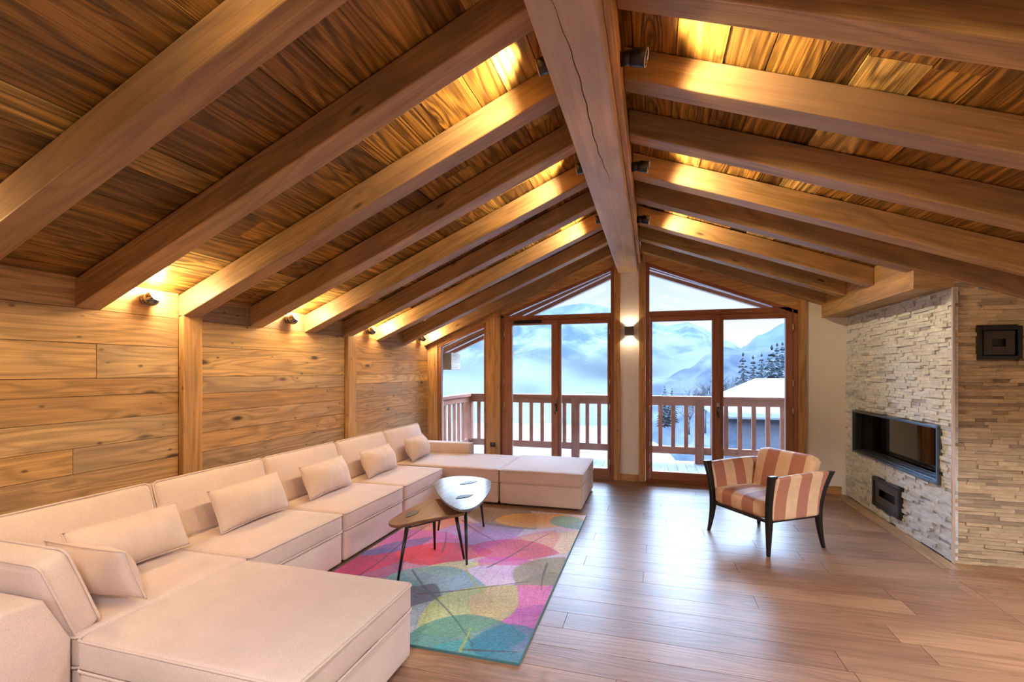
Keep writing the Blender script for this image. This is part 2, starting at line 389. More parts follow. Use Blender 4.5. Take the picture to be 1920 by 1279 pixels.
def frame_rect(b,x0,x1,z0,z1,wl,wr,wb,wt,y0,y1):
    b.box(x0,x0+wl,y0,y1,z0,z1,ax=2); b.box(x1-wr,x1,y0,y1,z0,z1,ax=2)
    b.box(x0+wl,x1-wr,y0,y1,z0,z0+wb,ax=0); b.box(x0+wl,x1-wr,y0,y1,z1-wt,z1,ax=0)
def hinge(parent,x,z):
    h=MB(); h.lathe([(.009,-.045),(.009,.045)],Matrix.Translation((x,YB-.004,z)),10); h.build('hinge',[M_alu],parent)
# window_1 : narrow one by the left wall
w=empty('window_1',(-2.75,YB,.15)); w['kind']='structure'
def localize(par,b):  # shift geometry to parent frame
    L=par.location; b.v=[(v[0]-L[0],v[1]-L[1],v[2]-L[2]) for v in b.v]; return b
def part(par,b,name,mats,bevel=0,**k):
    return localize(par,b).build(name,mats,par,bevel=bevel,**k)
b=MB(); x0,x1=-3.144,-2.353
b.prism([(x0,.05),(x0+.045,.05),(x0+.045,WL(x0+.045)),(x0,WL(x0)+.02)],YB,YB+.075,'xz',ax=2)
b.prism([(x1-.05,.05),(x1,.05),(x1,WL(x1)+.045),(x1-.05,WL(x1-.05)+.045)],YB,YB+.075,'xz',ax=2)
b.prism([(x0+.045,.05),(x1-.05,.05),(x1-.05,.15),(x0+.045,.15)],YB,YB+.075,'xz',ax=0)
b.prism([(x0+.045,WL(x0+.045)-.02),(x1-.05,WL(x1-.05)-.02),(x1-.05,WL(x1-.05)+.045),(x0+.045,WL(x0+.045)+.045)],YB,YB+.075,'xz',ax=0)
part(w,b,'frame',[M_frame],.004)
b=MB(); b.prism([(x0+.03,.13),(x1-.03,.13),(x1-.03,WL(x1-.03)),(x0+.03,WL(x0+.03))],YB+.04,YB+.046,'xz'); part(w,b,'glass',[M_glass])
# door units
def door_unit(nm, x0, x1, xm0, xm1, xg0, xg1):
    d=empty(nm,((x0+x1)/2,YB,0)); d['kind']='structure'
    b=MB(); b.box(x0,x0+.055,YB,YB+.09,0,2.305,ax=2); b.box(x1-.055,x1,YB,YB+.09,0,2.305,ax=2)
    b.box(x0+.055,x1-.055,YB,YB+.09,0,.045,ax=0); b.box(x0+.055,x1-.055,YB,YB+.09,2.235,2.305,ax=0)
    part(d,b,'frame',[M_frame],.004)
    xc=(xm0+xm1)/2
    for k,(a,c,g0,g1) in enumerate(((x0+.056,xc-.002,xg0,xm0),(xc+.002,x1-.056,xm1,xg1))):
        lf=MB(); lf.box(a,g0,YB-.012,YB+.06,.047,2.233,ax=2); lf.box(g1,c,YB-.012,YB+.06,.047,2.233,ax=2)
        lf.box(g0,g1,YB-.012,YB+.06,.047,.155,ax=0); lf.box(g0,g1,YB-.012,YB+.06,2.165,2.233,ax=0)
        if k==0: lf.box(xc-.03,xc+.03,YB-.03,YB-.0125,.06,2.22,ax=2)
        leaf=part(d,lf,'door_leaf',[M_frame],.005)
        g=MB(); g.box(g0-.01,g1+.01,YB+.02,YB+.026,.145,2.175); part(d,g,'glass',[M_glass])
    h=MB(); h.box(xc-.018,xc+.018,YB-.038,YB-.03,.93,1.09); h.tube([(xc,YB-.04,1.03),(xc,YB-.085,1.03),(xc,YB-.09,1.02),(xc,YB-.09,.90)],.009,8)
    part(d,h,'door_handle',[M_chrome],.0)
    for xx in (x0+.056,x1-.056):
        for z in (.25,1.0,1.35,2.05): 
            hb=MB(); hb.lathe([(.008,-.04),(.008,.04)],Matrix.Translation((xx,YB-.018,z)),10); part(d,hb,'hinge',[M_alu])
    return d
d1=door_unit('door_1',-2.135,-.507,-1.381,-1.242,-1.967,-.594)
b=MB(); b.box(-1.93,-1.52,YB-.05,YB-.012,2.185,2.225); part(d1,b,'door_closer',[M_black],.004)
d2=door_unit('door_2',-.086,1.74,.747,.885,0.0,1.604)
# triangular windows above
w=empty('window_2',(-1.3,YB,2.305)); w['kind']='structure'
b=MB()
b.prism([(-.55,2.305),(-.507,2.305),(-.507,WL(-.507)+.05),(-.55,WL(-.55)+.05)],YB,YB+.08,'xz',ax=2)
b.prism([(-2.135,WL(-2.135)-.0),(-.55,WL(-.55)),(-.55,WL(-.55)+.055),(-2.135,WL(-2.135)+.055)],YB,YB+.08,'xz',ax=0)
part(w,b,'frame',[M_frame],.004)
b=MB(); b.prism([(-2.03,2.306),(-.54,2.306),(-.54,WL(-.54)+.01)],YB+.04,YB+.046,'xz'); part(w,b,'glass',[M_glass])
w=empty('window_3',(.8,YB,2.305)); w['kind']='structure'
b=MB()
b.prism([(-.086,2.305),(-.037,2.305),(-.037,WR(-.037)+.05),(-.086,WR(-.086)+.05)],YB,YB+.08,'xz',ax=2)
b.prism([(-.037,WR(-.037)),(1.74,max(2.2,WR(1.74))),(1.74,WR(1.74)+.055),(-.037,WR(-.037)+.055)],YB,YB+.08,'xz',ax=0)
part(w,b,'frame',[M_frame],.004)
b=MB(); b.prism([(-.045,2.306),(1.49,2.306),(-.045,WR(-.045)+.01)],YB+.04,YB+.046,'xz'); part(w,b,'glass',[M_glass])

# ------------------------------------------------------------------ stone walls with fireplace
def ledger(mb, u0,u1,z0,z1f, place, holes, h=(.022,.034), L=(.05,.22), dep=(.004,.03), dark=.0):
    z=z0
    while z<z1f(u0)-.003 or z<z1f(u1)-.003:
        hh=random.uniform(*h); zt=z+hh
        u=u0-random.uniform(0,.15)
        while u<u1:
            l=random.uniform(*L); a,c=max(u,u0),min(u+l,u1); u+=l
            if c-a<.012: continue
            zz1=min(zt, z1f((a+c)/2))
            if zz1-z<.005: continue
            segs=[(a,c)]
            for (h0,h1,k0,k1) in holes:
                ns=[]
                if zz1>k0+.004 and z<k1-.004:
                    for (p,q) in segs:
                        if q<=h0 or p>=h1: ns.append((p,q))
                        else:
                            if p<h0: ns.append((p,h0))
                            if q>h1: ns.append((h1,q))
                    segs=ns
            d=random.uniform(*dep)
            if random.random()<.015: d=0.001
            for (p,q) in segs:
                if q-p>.006: place(mb,p+.0006,q-.0006,z+.0005,zz1-.0005,d,random.random())
        z=zt
FH=(4.757,6.49,.574,1.04); VH=(5.375,5.952,.10,.385)
st=MB()
X0=XR+.03
def ps(mb,p,q,z,zt,d,r): mb.box(X0-d,X0+.01,p,q,z,zt,ax=1,rnd=r)
ledger(st,4.572,YB,0.0005,lambda u:2.155,ps,[FH,VH])
# core behind the cladding, built round the two openings
for (a,c,k0,k1) in ((4.6,4.757,0,2.2),(6.49,YB,0,2.2),(4.757,6.49,1.04,2.2),(4.757,5.375,0,.574),(5.952,6.49,0,.574),(5.375,5.952,0,.10),(5.375,5.952,.385,.574)):
    st.box(X0+.008,X0+.12,a,c,k0,k1,rnd=0)
st.build('wall_right',[M_stone],kind='structure')
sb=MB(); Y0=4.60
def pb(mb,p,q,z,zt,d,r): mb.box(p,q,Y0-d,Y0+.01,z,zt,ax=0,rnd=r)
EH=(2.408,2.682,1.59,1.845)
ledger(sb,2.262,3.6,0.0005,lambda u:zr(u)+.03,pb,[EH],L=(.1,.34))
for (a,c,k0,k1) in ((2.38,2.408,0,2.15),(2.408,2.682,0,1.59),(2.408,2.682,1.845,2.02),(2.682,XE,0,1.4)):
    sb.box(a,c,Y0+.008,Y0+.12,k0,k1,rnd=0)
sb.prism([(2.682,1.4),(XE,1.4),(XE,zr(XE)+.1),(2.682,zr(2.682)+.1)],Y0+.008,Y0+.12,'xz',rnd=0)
sb.build('wall_right_return',[M_stone_shade],kind='structure')
b=MB(); b.box(2.246,2.264,4.556,4.574,.0,2.155,ax=2); b.build('trim_%d'%tn,[M_alu],kind='structure',bevel=.002); tn+=1

# fireplace
fp=empty('fireplace',(XR+.27,5.62,.574)); tag(fp,'long rectangular built-in gas fireplace with dark steel frame in the pale stone wall','fireplace')
a,c,k0,k1=FH
b=MB(); t=.014
e=.008
for args in ((a-e,a+t,k0-e,k1+e),(c-t,c+e,k0-e,k1+e),(a+t,c-t,k0-e,k0+t),(a+t,c-t,k1-t,k1+e)): b.box(XR-.012,XR+.02,*args,ax=1)
part(fp,b,'outer_frame',[M_steel],.002)
b=MB(); X1=XR+.17; X2=XR+.52
b.box(XR+.02,X2,c-t,c-.001,k0,k1); b.box(XR+.02,X2,a+.001,a+t,k0,k1); b.box(XR+.02,X2,a+t,c-t,k1-t,k1-.001); b.box(XR+.02,X2,a+t,c-t,k0+.001,k0+t)
b.box(X2-.01,X2,a+t,c-t,k0+t,k1-t)
part(fp,b,'firebox',[M_inner])
for (xa,xb,u,v) in ((X1-.015,X1+.02,c-.06,c-t),(X1-.015,X1+.02,a+t,a+.05),(XR+.06,XR+.08,c-.03,c-t)):
    b=MB(); b.box(xa,xb,u,v,k0+t,k1-t); part(fp,b,'inner_upright',[M_black],.002)
b=MB()
for k in range(4): b.box(XR+.02+k*.036,XR+.044+k*.036,a+t,c-t,k0+t,k0+t+.012+.003*(k%2),ax=1)
part(fp,b,'grille',[M_steel],.002)
b=MB(); b.box(X1,X1+.006,a+.05,c-.06,k0+t+.01,k1-t-.005); part(fp,b,'glass',[M_fglass])
M_log=wood('pale_birch_log',[(0,srgb(226,208,190)),(1,srgb(240,226,210))],ring=.3,knots=.6,rough=.8)
for k in range(13):
    yy=random.uniform(4.95,6.1); ln=random.uniform(.12,.34); an=random.uniform(-.6,.6)+PI/2; zz=k0+.055+random.uniform(0,.09); xx=X1+random.uniform(.035,.12)
    d=Vector((math.cos(an)*.35,math.sin(an),random.uniform(-.15,.3))).normalized()
    b=MB(); r0=random.uniform(.013,.026)
    b.tube([Vector((xx,yy,zz))+d*(ln*(q/5-.5))+Vector((random.uniform(-.006,.006),0,random.uniform(-.006,.006))) for q in range(6)],[r0*random.uniform(.85,1.1) for _ in range(6)],9)
    part(fp,b,'ceramic_log',[M_log])
# small vent below
v=empty('fireplace_vent',(XR,5.66,.10)); tag(v,'small black rectangular air vent low in the pale stone wall below the fireplace','vent')
a,c,k0,k1=VH; b=MB(); t=.03
for args in ((a-e,a+t,k0-e,k1+e),(c-t,c+e,k0-e,k1+e),(a+t,c-t,k0-e,k0+t),(a+t,c-t,k1-t,k1+e)): b.box(XR-.016,XR+.06,*args,ax=1)
part(v,b,'vent_frame',[M_black],.003)
b=MB(); t2=.085
for args in ((a+t,a+t+t2,k0+t,k1-t),(c-t-t2,c-t,k0+t,k1-t),(a+t+t2,c-t-t2,k0+t,k0+t+.075),(a+t+t2,c-t-t2,k1-t-.07,k1-t)): b.box(XR-.004,XR+.01,*args,ax=1)
part(v,b,'vent_plate',[M_grey],.002)
b=MB(); b.box(XR+.05,XR+.06,a+t,c-t,k0+t,k1-t); part(v,b,'vent_back',[M_inner])
# upper vent on the return wall
v=empty('wall_vent',(2.545,Y0-.03,1.59)); tag(v,'black square-in-square air vent high on the stone wall at the right edge','vent')
a,c,k0,k1=EH; b=MB(); t=.028; Yv=4.566
for args in ((a,a+t,k0,k1),(c-t,c,k0,k1)): b.box(args[0],args[1],Yv-.012,Y0+.02,args[2],args[3],ax=2)
b.box(a+t,c-t,Yv-.012,Y0+.02,k0,k0+t); b.box(a+t,c-t,Yv-.012,Y0+.02,k1-t,k1)
part(v,b,'vent_frame',[M_black],.003)
b=MB(); q=.065
b.box(a+t+.012,a+t+q,Yv,Yv+.012,k0+t+.008,k1-t-.008); b.box(c-t-q,c-t-.012,Yv,Yv+.012,k0+t+.008,k1-t-.008)
b.box(a+t+q,c-t-q,Yv,Yv+.012,k0+t+.008,k0+t+.07); b.box(a+t+q,c-t-q,Yv,Yv+.012,k1-t-.07,k1-t-.008)
part(v,b,'vent_plate',[plain('brown_black_plate',srgb(48,40,36),.5)],.002)
b=MB(); b.box(a+t,c-t,Y0-.008,Y0+.01,k0+t,k1-t); part(v,b,'vent_back',[M_black])

# ------------------------------------------------------------------ rest of the room behind the camera
b=MB(); b.prism([(XL-.2,0),(XE+.1,0),(XE+.1,zr(XE)+.2),(-.32,3.3),(XL-.2,zl(XL-.2)+.2)],YR-.1,YR,'xz'); b.build('wall_front',[M_plaster],kind='structure')
b=MB(); b.box(XE,XE+.1,YR,Y0,0,zr(XE)+.2); b.build('wall_side',[M_plaster],kind='structure')

# ------------------------------------------------------------------ soft furnishing helpers
def softgrid(sx,sy,sz,r,n=9,bul=(0,0,0),wr=0,wf=7,seed=0,shape=None):
    """rounded, pillowed box; returns verts, faces (local, centred)"""
    hx,hy,hz=sx/2,sy/2,sz/2
    def ts(h):
        inner=h-r; k=max(3,int(n*h/.45)+2)
        l=[-h+r*(1-math.cos(PI/2*i/3)) for i in range(3)]
        l+= [-inner+2*inner*i/k for i in range(k+1)]
        l+= [h-r*(1-math.cos(PI/2*i/3)) for i in range(2,-1,-1)]
        return l
    T=[ts(hx),ts(hy),ts(hz)]
    idx={}; vs=[]; fs=[]
    def vid(p):
        key=(round(p[0],5),round(p[1],5),round(p[2],5))
        if key not in idx:
            c=Vector((max(-hx+r,min(hx-r,p[0])),max(-hy+r,min(hy-r,p[1])),max(-hz+r,min(hz-r,p[2]))))
            d=Vector(p)-c
            q=c+(d.normalized()*r if d.length>1e-9 else Vector((0,0,0))) if d.length>1e-9 else Vector(p)
            u=(p[0]/hx,p[1]/hy,p[2]/hz)
            f=lambda a: max(0,1-abs(a)**2.4)
            q=Vector(q)
            q.x+=bul[0]*u[0]*f(u[1])*f(u[2]); q.y+=bul[1]*u[1]*f(u[0])*f(u[2]); q.z+=bul[2]*u[2]*f(u[0])*f(u[1])
            if wr:
                nn=noise.noise_vector(Vector((q.x*wf+seed*3.1,q.y*wf-seed*1.7,q.z*wf+seed)))
                q+=nn*wr
            if shape: q=shape(q,u)
            idx[key]=len(vs); vs.append(q)
        return idx[key]
    for ax in range(3):
        a,b_=(ax+1)%3,(ax+2)%3; h=(hx,hy,hz)[ax]
        for s in (-1,1):
            for i in range(len(T[a])-1):
                for j in range(len(T[b_])-1):
                    def pt(u,v):
                        p=[0,0,0]; p[ax]=s*h; p[a]=T[a][u]; p[b_]=T[b_][v]; return tuple(p)
                    q=[vid(pt(i,j)),vid(pt(i+1,j)),vid(pt(i+1,j+1)),vid(pt(i,j+1))]
                    if s<0: q.reverse()
                    fs.append(tuple(q))
    return vs,fs
def soft(par,name,M,sx,sy,sz,r=.03,mat=None,gfun=None,**k):
    vs,fs=softgrid(sx,sy,sz,r,**k); b=MB(); vs2=[M@v for v in vs]
    b.add(vs2,fs,[gfun(v) for v in vs] if gfun else None,.5,0,True)
    return b.build(name,[mat or M_fab],par)
def rrect(hx,hy,z,r=.03,k=4,n=6):
    pts=[]
    for (cx,cy,a0) in ((hx-r,hy-r,0),(-hx+r,hy-r,PI/2),(-hx+r,-hy+r,PI),(hx-r,-hy+r,3*PI/2)):
        for i in range(k+1):
            a=a0+PI/2*i/k; pts.append(Vector((cx+r*math.cos(a),cy+r*math.sin(a),z)))
        nxt={0:(-hx+r,hy),PI/2:(-hx,-hy+r),PI:(hx-r,-hy),3*PI/2:(hx,hy-r)}[a0]
        last=pts[-1]
        for i in range(1,n): pts.append(last.lerp(Vector((nxt[0],nxt[1],z)),i/n))
    return pts
def piping(par,M,hx,hy,z,r=.03,rad=.0055,name='piping',wr=.0015):
    pts=rrect(hx,hy,z,r); pts=[M@(p+Vector(noise.noise_vector(p*6))*wr) for p in pts]
    b=MB(); b.tube(pts,rad,6,closed=True); return b.build(name,[M_fab],par)
SZ=.40
def gather(hx,hy,zc=0,amp=.004,freq=60):
    def f(q,u):
        e=max(abs(u[0]),abs(u[1]))
        if e>.985:
            s=q.y if abs(u[0])>abs(u[1]) else q.x
            w=max(0,(u[2]+1)/2)*max(0,1-abs(u[2])**6)*amp*noise.noise(Vector((s*freq,hx*9,0)))
            if abs(u[0])>abs(u[1]): q.x+=w*(1 if u[0]>0 else -1)
            else: q.y+=w*(1 if u[1]>0 else -1)
        return q
    return f
def seat_unit(root,sx,sy,cx=0,cy=0,seed=0):
    """base box and boxed seat cushion with piping, centred on cx, cy"""
    bh=.235
    soft(root,'base',Matrix.Translation((cx,cy,.02+bh/2)),sx-.012,sy-.012,bh,.018,bul=(.004,.004,0),seed=seed)
    for (a,c) in ((1,1),(1,-1),(-1,1),(-1,-1)):
        f=MB(); f.box(cx+a*(sx/2-.07)-.02,cx+a*(sx/2-.07)+.02,cy+c*(sy/2-.07)-.02,cy+c*(sy/2-.07)+.02,0,.026)
        f.build('foot',[M_black],root)
    ch=SZ-.02-bh; M=Matrix.Translation((cx,cy,SZ-ch/2))
    s=soft(root,'seat_cushion',M,sx-.004,sy-.004,ch-.004,.024,n=14,bul=(.006,.006,.012),wr=.003,wf=6,seed=seed,shape=gather(sx,sy))
    piping(s,M,sx/2+.001,sy/2+.001,ch/2-.012); piping(s,M,sx/2+.001,sy/2+.001,-ch/2+.008)
    return s
def back_cushion(root,M,w,h,t,seed=0):
    """w along local y, h along z, t along x; centred bottom"""
    MM=M@Matrix.Translation((0,0,h/2))
    s=soft(root,'back_cushion',MM,t,w,h,.035,n=11,bul=(.022,.008,.006),wr=.005,wf=5,seed=seed)
    R=MM@Matrix.Rotation(PI/2,4,'Y')
    piping(s,R@Matrix.Translation((0,0,t/2-.014)),h/2,w/2,0,.035); piping(s,R@Matrix.Translation((0,0,-t/2+.014)),h/2,w/2,0,.035)
    return s
def pillow(name,w,h,T,M,label,group,seed=0):
    n,mh=34,18; vs=[]; fs=[]
    for s in (1,-1):
        for i in range(n+1):
            for j in range(mh+1):
                u,v=-1+2*i/n,-1+2*j/mh
                e=(max(0,1-abs(u)**2.6)**.72)*(max(0,1-abs(v)**2.0)**.72)
                pin=1-.05*(1-abs(v))*0
                x=w/2*u*(1-.06*(1-v*v)*0+ .0)*(1-.05*(1-abs(u))*0); y=h/2*v
                x*=1-.035*math.cos(v*PI/2); y*=1-.07*math.cos(u*PI/2)
                z=s*T/2*e
                cr=noise.noise(Vector((x*14+seed*5,y*6,s*3+seed)))*.008*e + max(0,v)*  .014*math.sin(x*42+seed+2*noise.noise(Vector((x*6,seed,0))))*e*max(0,1-abs(v-.75)*3)
                vs.append(M@Vector((x,y,z+cr*s)))
        o0=0 if s==1 else (n+1)*(mh+1)
        for i in range(n):
            for j in range(mh):
                q=[o0+i*(mh+1)+j,o0+(i+1)*(mh+1)+j,o0+(i+1)*(mh+1)+j+1,o0+i*(mh+1)+j+1]
                fs.append(tuple(q if s==1 else reversed(q)))
    me=bpy.data.meshes.new(name); me.from_pydata([tuple(v) for v in vs],[],fs)
    bm=bmesh.new(); bm.from_mesh(me); bmesh.ops.remove_doubles(bm,verts=bm.verts,dist=.0006); bmesh.ops.recalc_face_normals(bm,faces=bm.faces)
    for f in bm.faces: f.smooth=True
    bm.to_mesh(me); bm.free(); me.materials.append(M_fab)
    o=bpy.data.objects.new(name,me); COL.objects.link(o); tag(o,label,'cushion',group)
    b=MB(); pts=[]
    K=40
    for k in range(4*K):
        q=k/K; s=int(q); t=(q-s)*2-1
        u,v=((t,1),(1,-t),(-t,-1),(-1,t))[s]
        x=w/2*u*(1-.035*math.cos(v*PI/2)); y=h/2*v*(1-.07*math.cos(u*PI/2)); pts.append(M@Vector((x,y,0)))
    b.tube(pts,.004,6,closed=True); b.build('seam',[M_fab],o)
    return o

# ------------------------------------------------------------------ sofa modules along the left wall
SX=-2.29          # seat front
SB=XL+.02         # back of modules
seams=[1.40,2.295,3.21,4.15,5.055]
lab={0:'beige corner sofa module at the near end, with side arm, behind the large ottoman',
     1:'beige armless sofa module directly beside the near corner seat, behind the lower walnut table',
     2:'beige armless sofa module in the middle of the row along the plank wall',
     3:'beige armless sofa module next to the far corner seat, behind the raised coffee table'}
def backrest(root,ox,oy,w,cyl,seed):
    b_=soft(root,'back_frame',Matrix.Translation(((SB+.06)-ox,cyl,.02+.32)),.12,w-.01,.62,.03,seed=seed)
    M=Matrix.Translation((-3.0-ox,cyl,.385))@Matrix.Rotation(-.33,4,'Y')
    back_cushion(root,M,w-.015,.405,.155,seed)
for k in range(4):
    y0,y1=seams[k],seams[k+1]; w=y1-y0; cx,cy=(SX+SB+.11)/2,(y0+y1)/2
    root=empty('sofa_module',(cx,cy,0)); tag(root,lab[k],'sofa','beige sofa modules along the plank wall')
    seat_unit(root,SX-SB-.11,w-.022,0,0,k)
    if k==0:
        backrest(root,cx,cy,w,0,k)
        # side arm: slanting block and leaning side cushion
        prof=[(1.03,.02),(1.393,.02),(1.393,.40),(1.30,.595),(1.27,.61),(1.06,.61),(1.03,.58)]
        b=MB(); b.prism([(p[0]-cy,p[1]) for p in prof],SB-cx,SX+.0-cx,'yz'); ar=b.build('side_arm',[M_fab],root,bevel=.03,smooth=True,seg=4)
        M=Matrix.Translation(((SB+.12+SX-.03)/2-cx,1.475-cy,.385))@Matrix.Rotation(PI/2,4,'Z')@Matrix.Rotation(-.36,4,'Y')
        s=back_cushion(root,M,SX-.03-SB-.12,.385,.125,9); s.name='side_cushion'
    else: backrest(root,cx,cy,w,0,k)
# far corner module
y0,y1=5.06,6.16; cx,cy=(SB+.11-1.655)/2,(y0+.055+y1)/2
root=empty('sofa_module',(cx,cy,0)); tag(root,'beige corner chaise module at the window end, with low arm along the glazing','sofa','beige sofa modules along the plank wall')
s=seat_unit(root,-1.655-(SB+.11),5.985-5.115,0,(5.115+5.985)/2-cy,5)
soft(root,'low_arm',Matrix.Translation(((SB+.11-2.34)/2-cx,6.085-cy,.275)),-2.34-(SB+.11),.185,.51,.022,seed=3)
soft(root,'base_extension',Matrix.Translation(((-2.33-1.655)/2-cx,6.075-cy,.20)),-1.66+2.33,.175,.36,.022,seed=4)
backrest(root,cx,cy,.90,5.50-cy,6)
# ottomans
def ottoman(x0,x1,y0,y1,label,seed):
    root=empty('ottoman',((x0+x1)/2,(y0+y1)/2,0)); tag(root,label,'ottoman','beige ottomans joined to the sofa ends')
    seat_unit(root,x1-x0,y1-y0,0,0,seed); return root
ottoman(-2.285,-1.20,1.40,2.262,'large beige ottoman in the foreground, pushed against the near corner seat',11)
ottoman(-1.645,-.715,5.112,6.15,'beige ottoman in front of the balcony doors at the far end of the sofa',12)
# pillows: local x = width, y = height, z = thickness
def pm(x,y,z,tilt=.3,yaw=0):
    # width along world Y, leaning back toward -X
    return Matrix.Translation((x,y,z))@Matrix.Rotation(yaw,4,'Z')@Matrix(((0,math.sin(-tilt),math.cos(tilt),0),(1,0,0,0),(0,math.cos(tilt),math.sin(tilt),0),(0,0,0,1)))
G='small beige scatter cushions on the sofa'
pillow('cushion',.61,.28,.23,pm(-2.80,1.99,.555,.42),'long beige lumbar cushion lying along the near corner backrest',G,1)
pillow('cushion',.66,.30,.23,pm(-2.81,2.84,.56,.40,.05),'beige lumbar cushion on the second seat from the near end',G,2)
pillow('cushion',.62,.29,.23,pm(-2.81,3.69,.555,.40,.04),'beige lumbar cushion on the middle seat of the row, between two others',G,3)
pillow('cushion',.62,.28,.23,pm(-2.81,4.55,.55,.40,.04),'beige lumbar cushion on the seat behind the raised coffee table',G,4)
pillow('cushion',.54,.28,.23,pm(-2.82,5.45,.55,.40,.05),'beige lumbar cushion on the far corner seat beside the low arm',G,5)
Mx=Matrix.Translation((-2.58,1.66,.545))@Matrix.Rotation(.0,4,'Z')@Matrix(((1,0,0,0),(0,math.sin(-.35)*1,-math.cos(.35),0),(0,math.cos(.35),-math.sin(.35),0),(0,0,0,1)))
pillow('cushion',.54,.27,.19,Mx,'beige cushion standing against the side cushion at the near end of the sofa',G,6)

# ------------------------------------------------------------------ rug
LEAVES=[
    ((-2.24, 3.02), (-2.19, 4.67), (232, 120, 100), 0.80, 0.50),
    ((-2.32, 4.32), (-1.58, 4.25), (238, 140, 100), 0.80, 0.50),
    ((-1.8, 3.93), (-1.22, 4.36), (170, 140, 180), 0.85, 0.70),
    ((-1.19, 4.11), (-1.76, 3.94), (190, 120, 170), 0.50, 0.50),
    ((-1.75, 4.98), (-1.13, 4.45), (125, 105, 75), 0.80, 0.60),
    ((-1.42, 4.58), (-0.71, 4.79), (238, 175, 85), 0.80, 0.50),
    ((-1.03, 3.83), (-0.63, 4.4), (240, 205, 150), 0.80, 0.50),
    ((-0.91, 4.8), (-0.59, 4.54), (85, 160, 150), 0.85, 0.60),
    ((-2.17, 3.95), (-1.52, 3.4), (215, 90, 150), 0.75, 0.60),
    ((-2.12, 2.93), (-1.72, 3.6), (120, 55, 120), 0.90, 0.80),
    ((-2.32, 3.03), (-1.95, 3.46), (205, 30, 80), 0.80, 0.50),
    ((-2.21, 3.43), (-1.92, 3.9), (95, 90, 145), 0.85, 0.30),
    ((-1.78, 3.41), (-1.31, 3.17), (228, 170, 190), 0.70, 0.60),
    ((-1.94, 3.52), (-1.33, 3.74), (220, 20, 40), 0.93, 0.55),
    ((-1.40, 3.83), (-0.80, 3.88), (205, 30, 110), 0.88, 0.60),
    ((-1.19, 3.41), (-0.91, 4.32), (225, 90, 90), 0.55, 0.40),
    ((-1.6, 3.30), (-1.05, 3.45), (222, 215, 140), 0.80, 0.40),
    ((-1.25, 3.56), (-0.78, 3.43), (205, 80, 150), 0.70, 0.60),
    ((-1.25, 3.05), (-0.80, 3.48), (218, 195, 220), 0.85, 0.70),
    ((-0.78, 2.88), (-0.70, 3.44), (75, 75, 145), 0.85, 0.60),
    ((-0.85, 3.25), (-0.70, 3.75), (140, 132, 85), 0.90, 0.60),
    ((-0.98, 2.75), (-0.62, 3.20), (225, 115, 160), 0.80, 0.80),
    ((-0.80, 2.50), (-0.69, 2.95), (165, 85, 160), 0.80, 0.60),
    ((-1.77, 3.00), (-1.15, 3.09), (85, 155, 162), 0.85, 0.80),
    ((-1.52, 2.50), (-1.49, 3.02), (65, 55, 85), 0.90, 0.70),
    ((-1.36, 2.32), (-1.20, 2.90), (160, 185, 188), 0.80, 0.60),
    ((-1.22, 2.55), (-0.95, 3.15), (180, 190, 105), 0.80, 0.60),
    ((-1.25, 2.42), (-0.74, 2.60), (40, 130, 112), 0.90, 0.70),
    ((-1.1, 2.36), (-0.64, 2.40), (50, 150, 150), 0.80, 0.40),
    ((-0.82, 2.66), (-0.66, 2.34), (15, 105, 130), 0.90, 0.90),
]
VEINS=[((-2.05,3.03),(-2.09,4.35),0),((-1.51,2.9),(-.82,3.29),0),((-1.2,3.44),(-.9,4.32),0),((-1.73,3.25),(-.93,2.45),1),((-1.82,4.46),(-1.25,3.91),0),((-.78,3.65),(-.72,3.19),0),((-1.66,3.64),(-1.84,4.11),0),((-1.34,3.36),(-.97,2.91),2),((-.98,2.39),(-.67,2.47),0),((-.98,2.36),(-1.02,2.6),2),((-1.39,5.0),(-.87,5.06),0)]
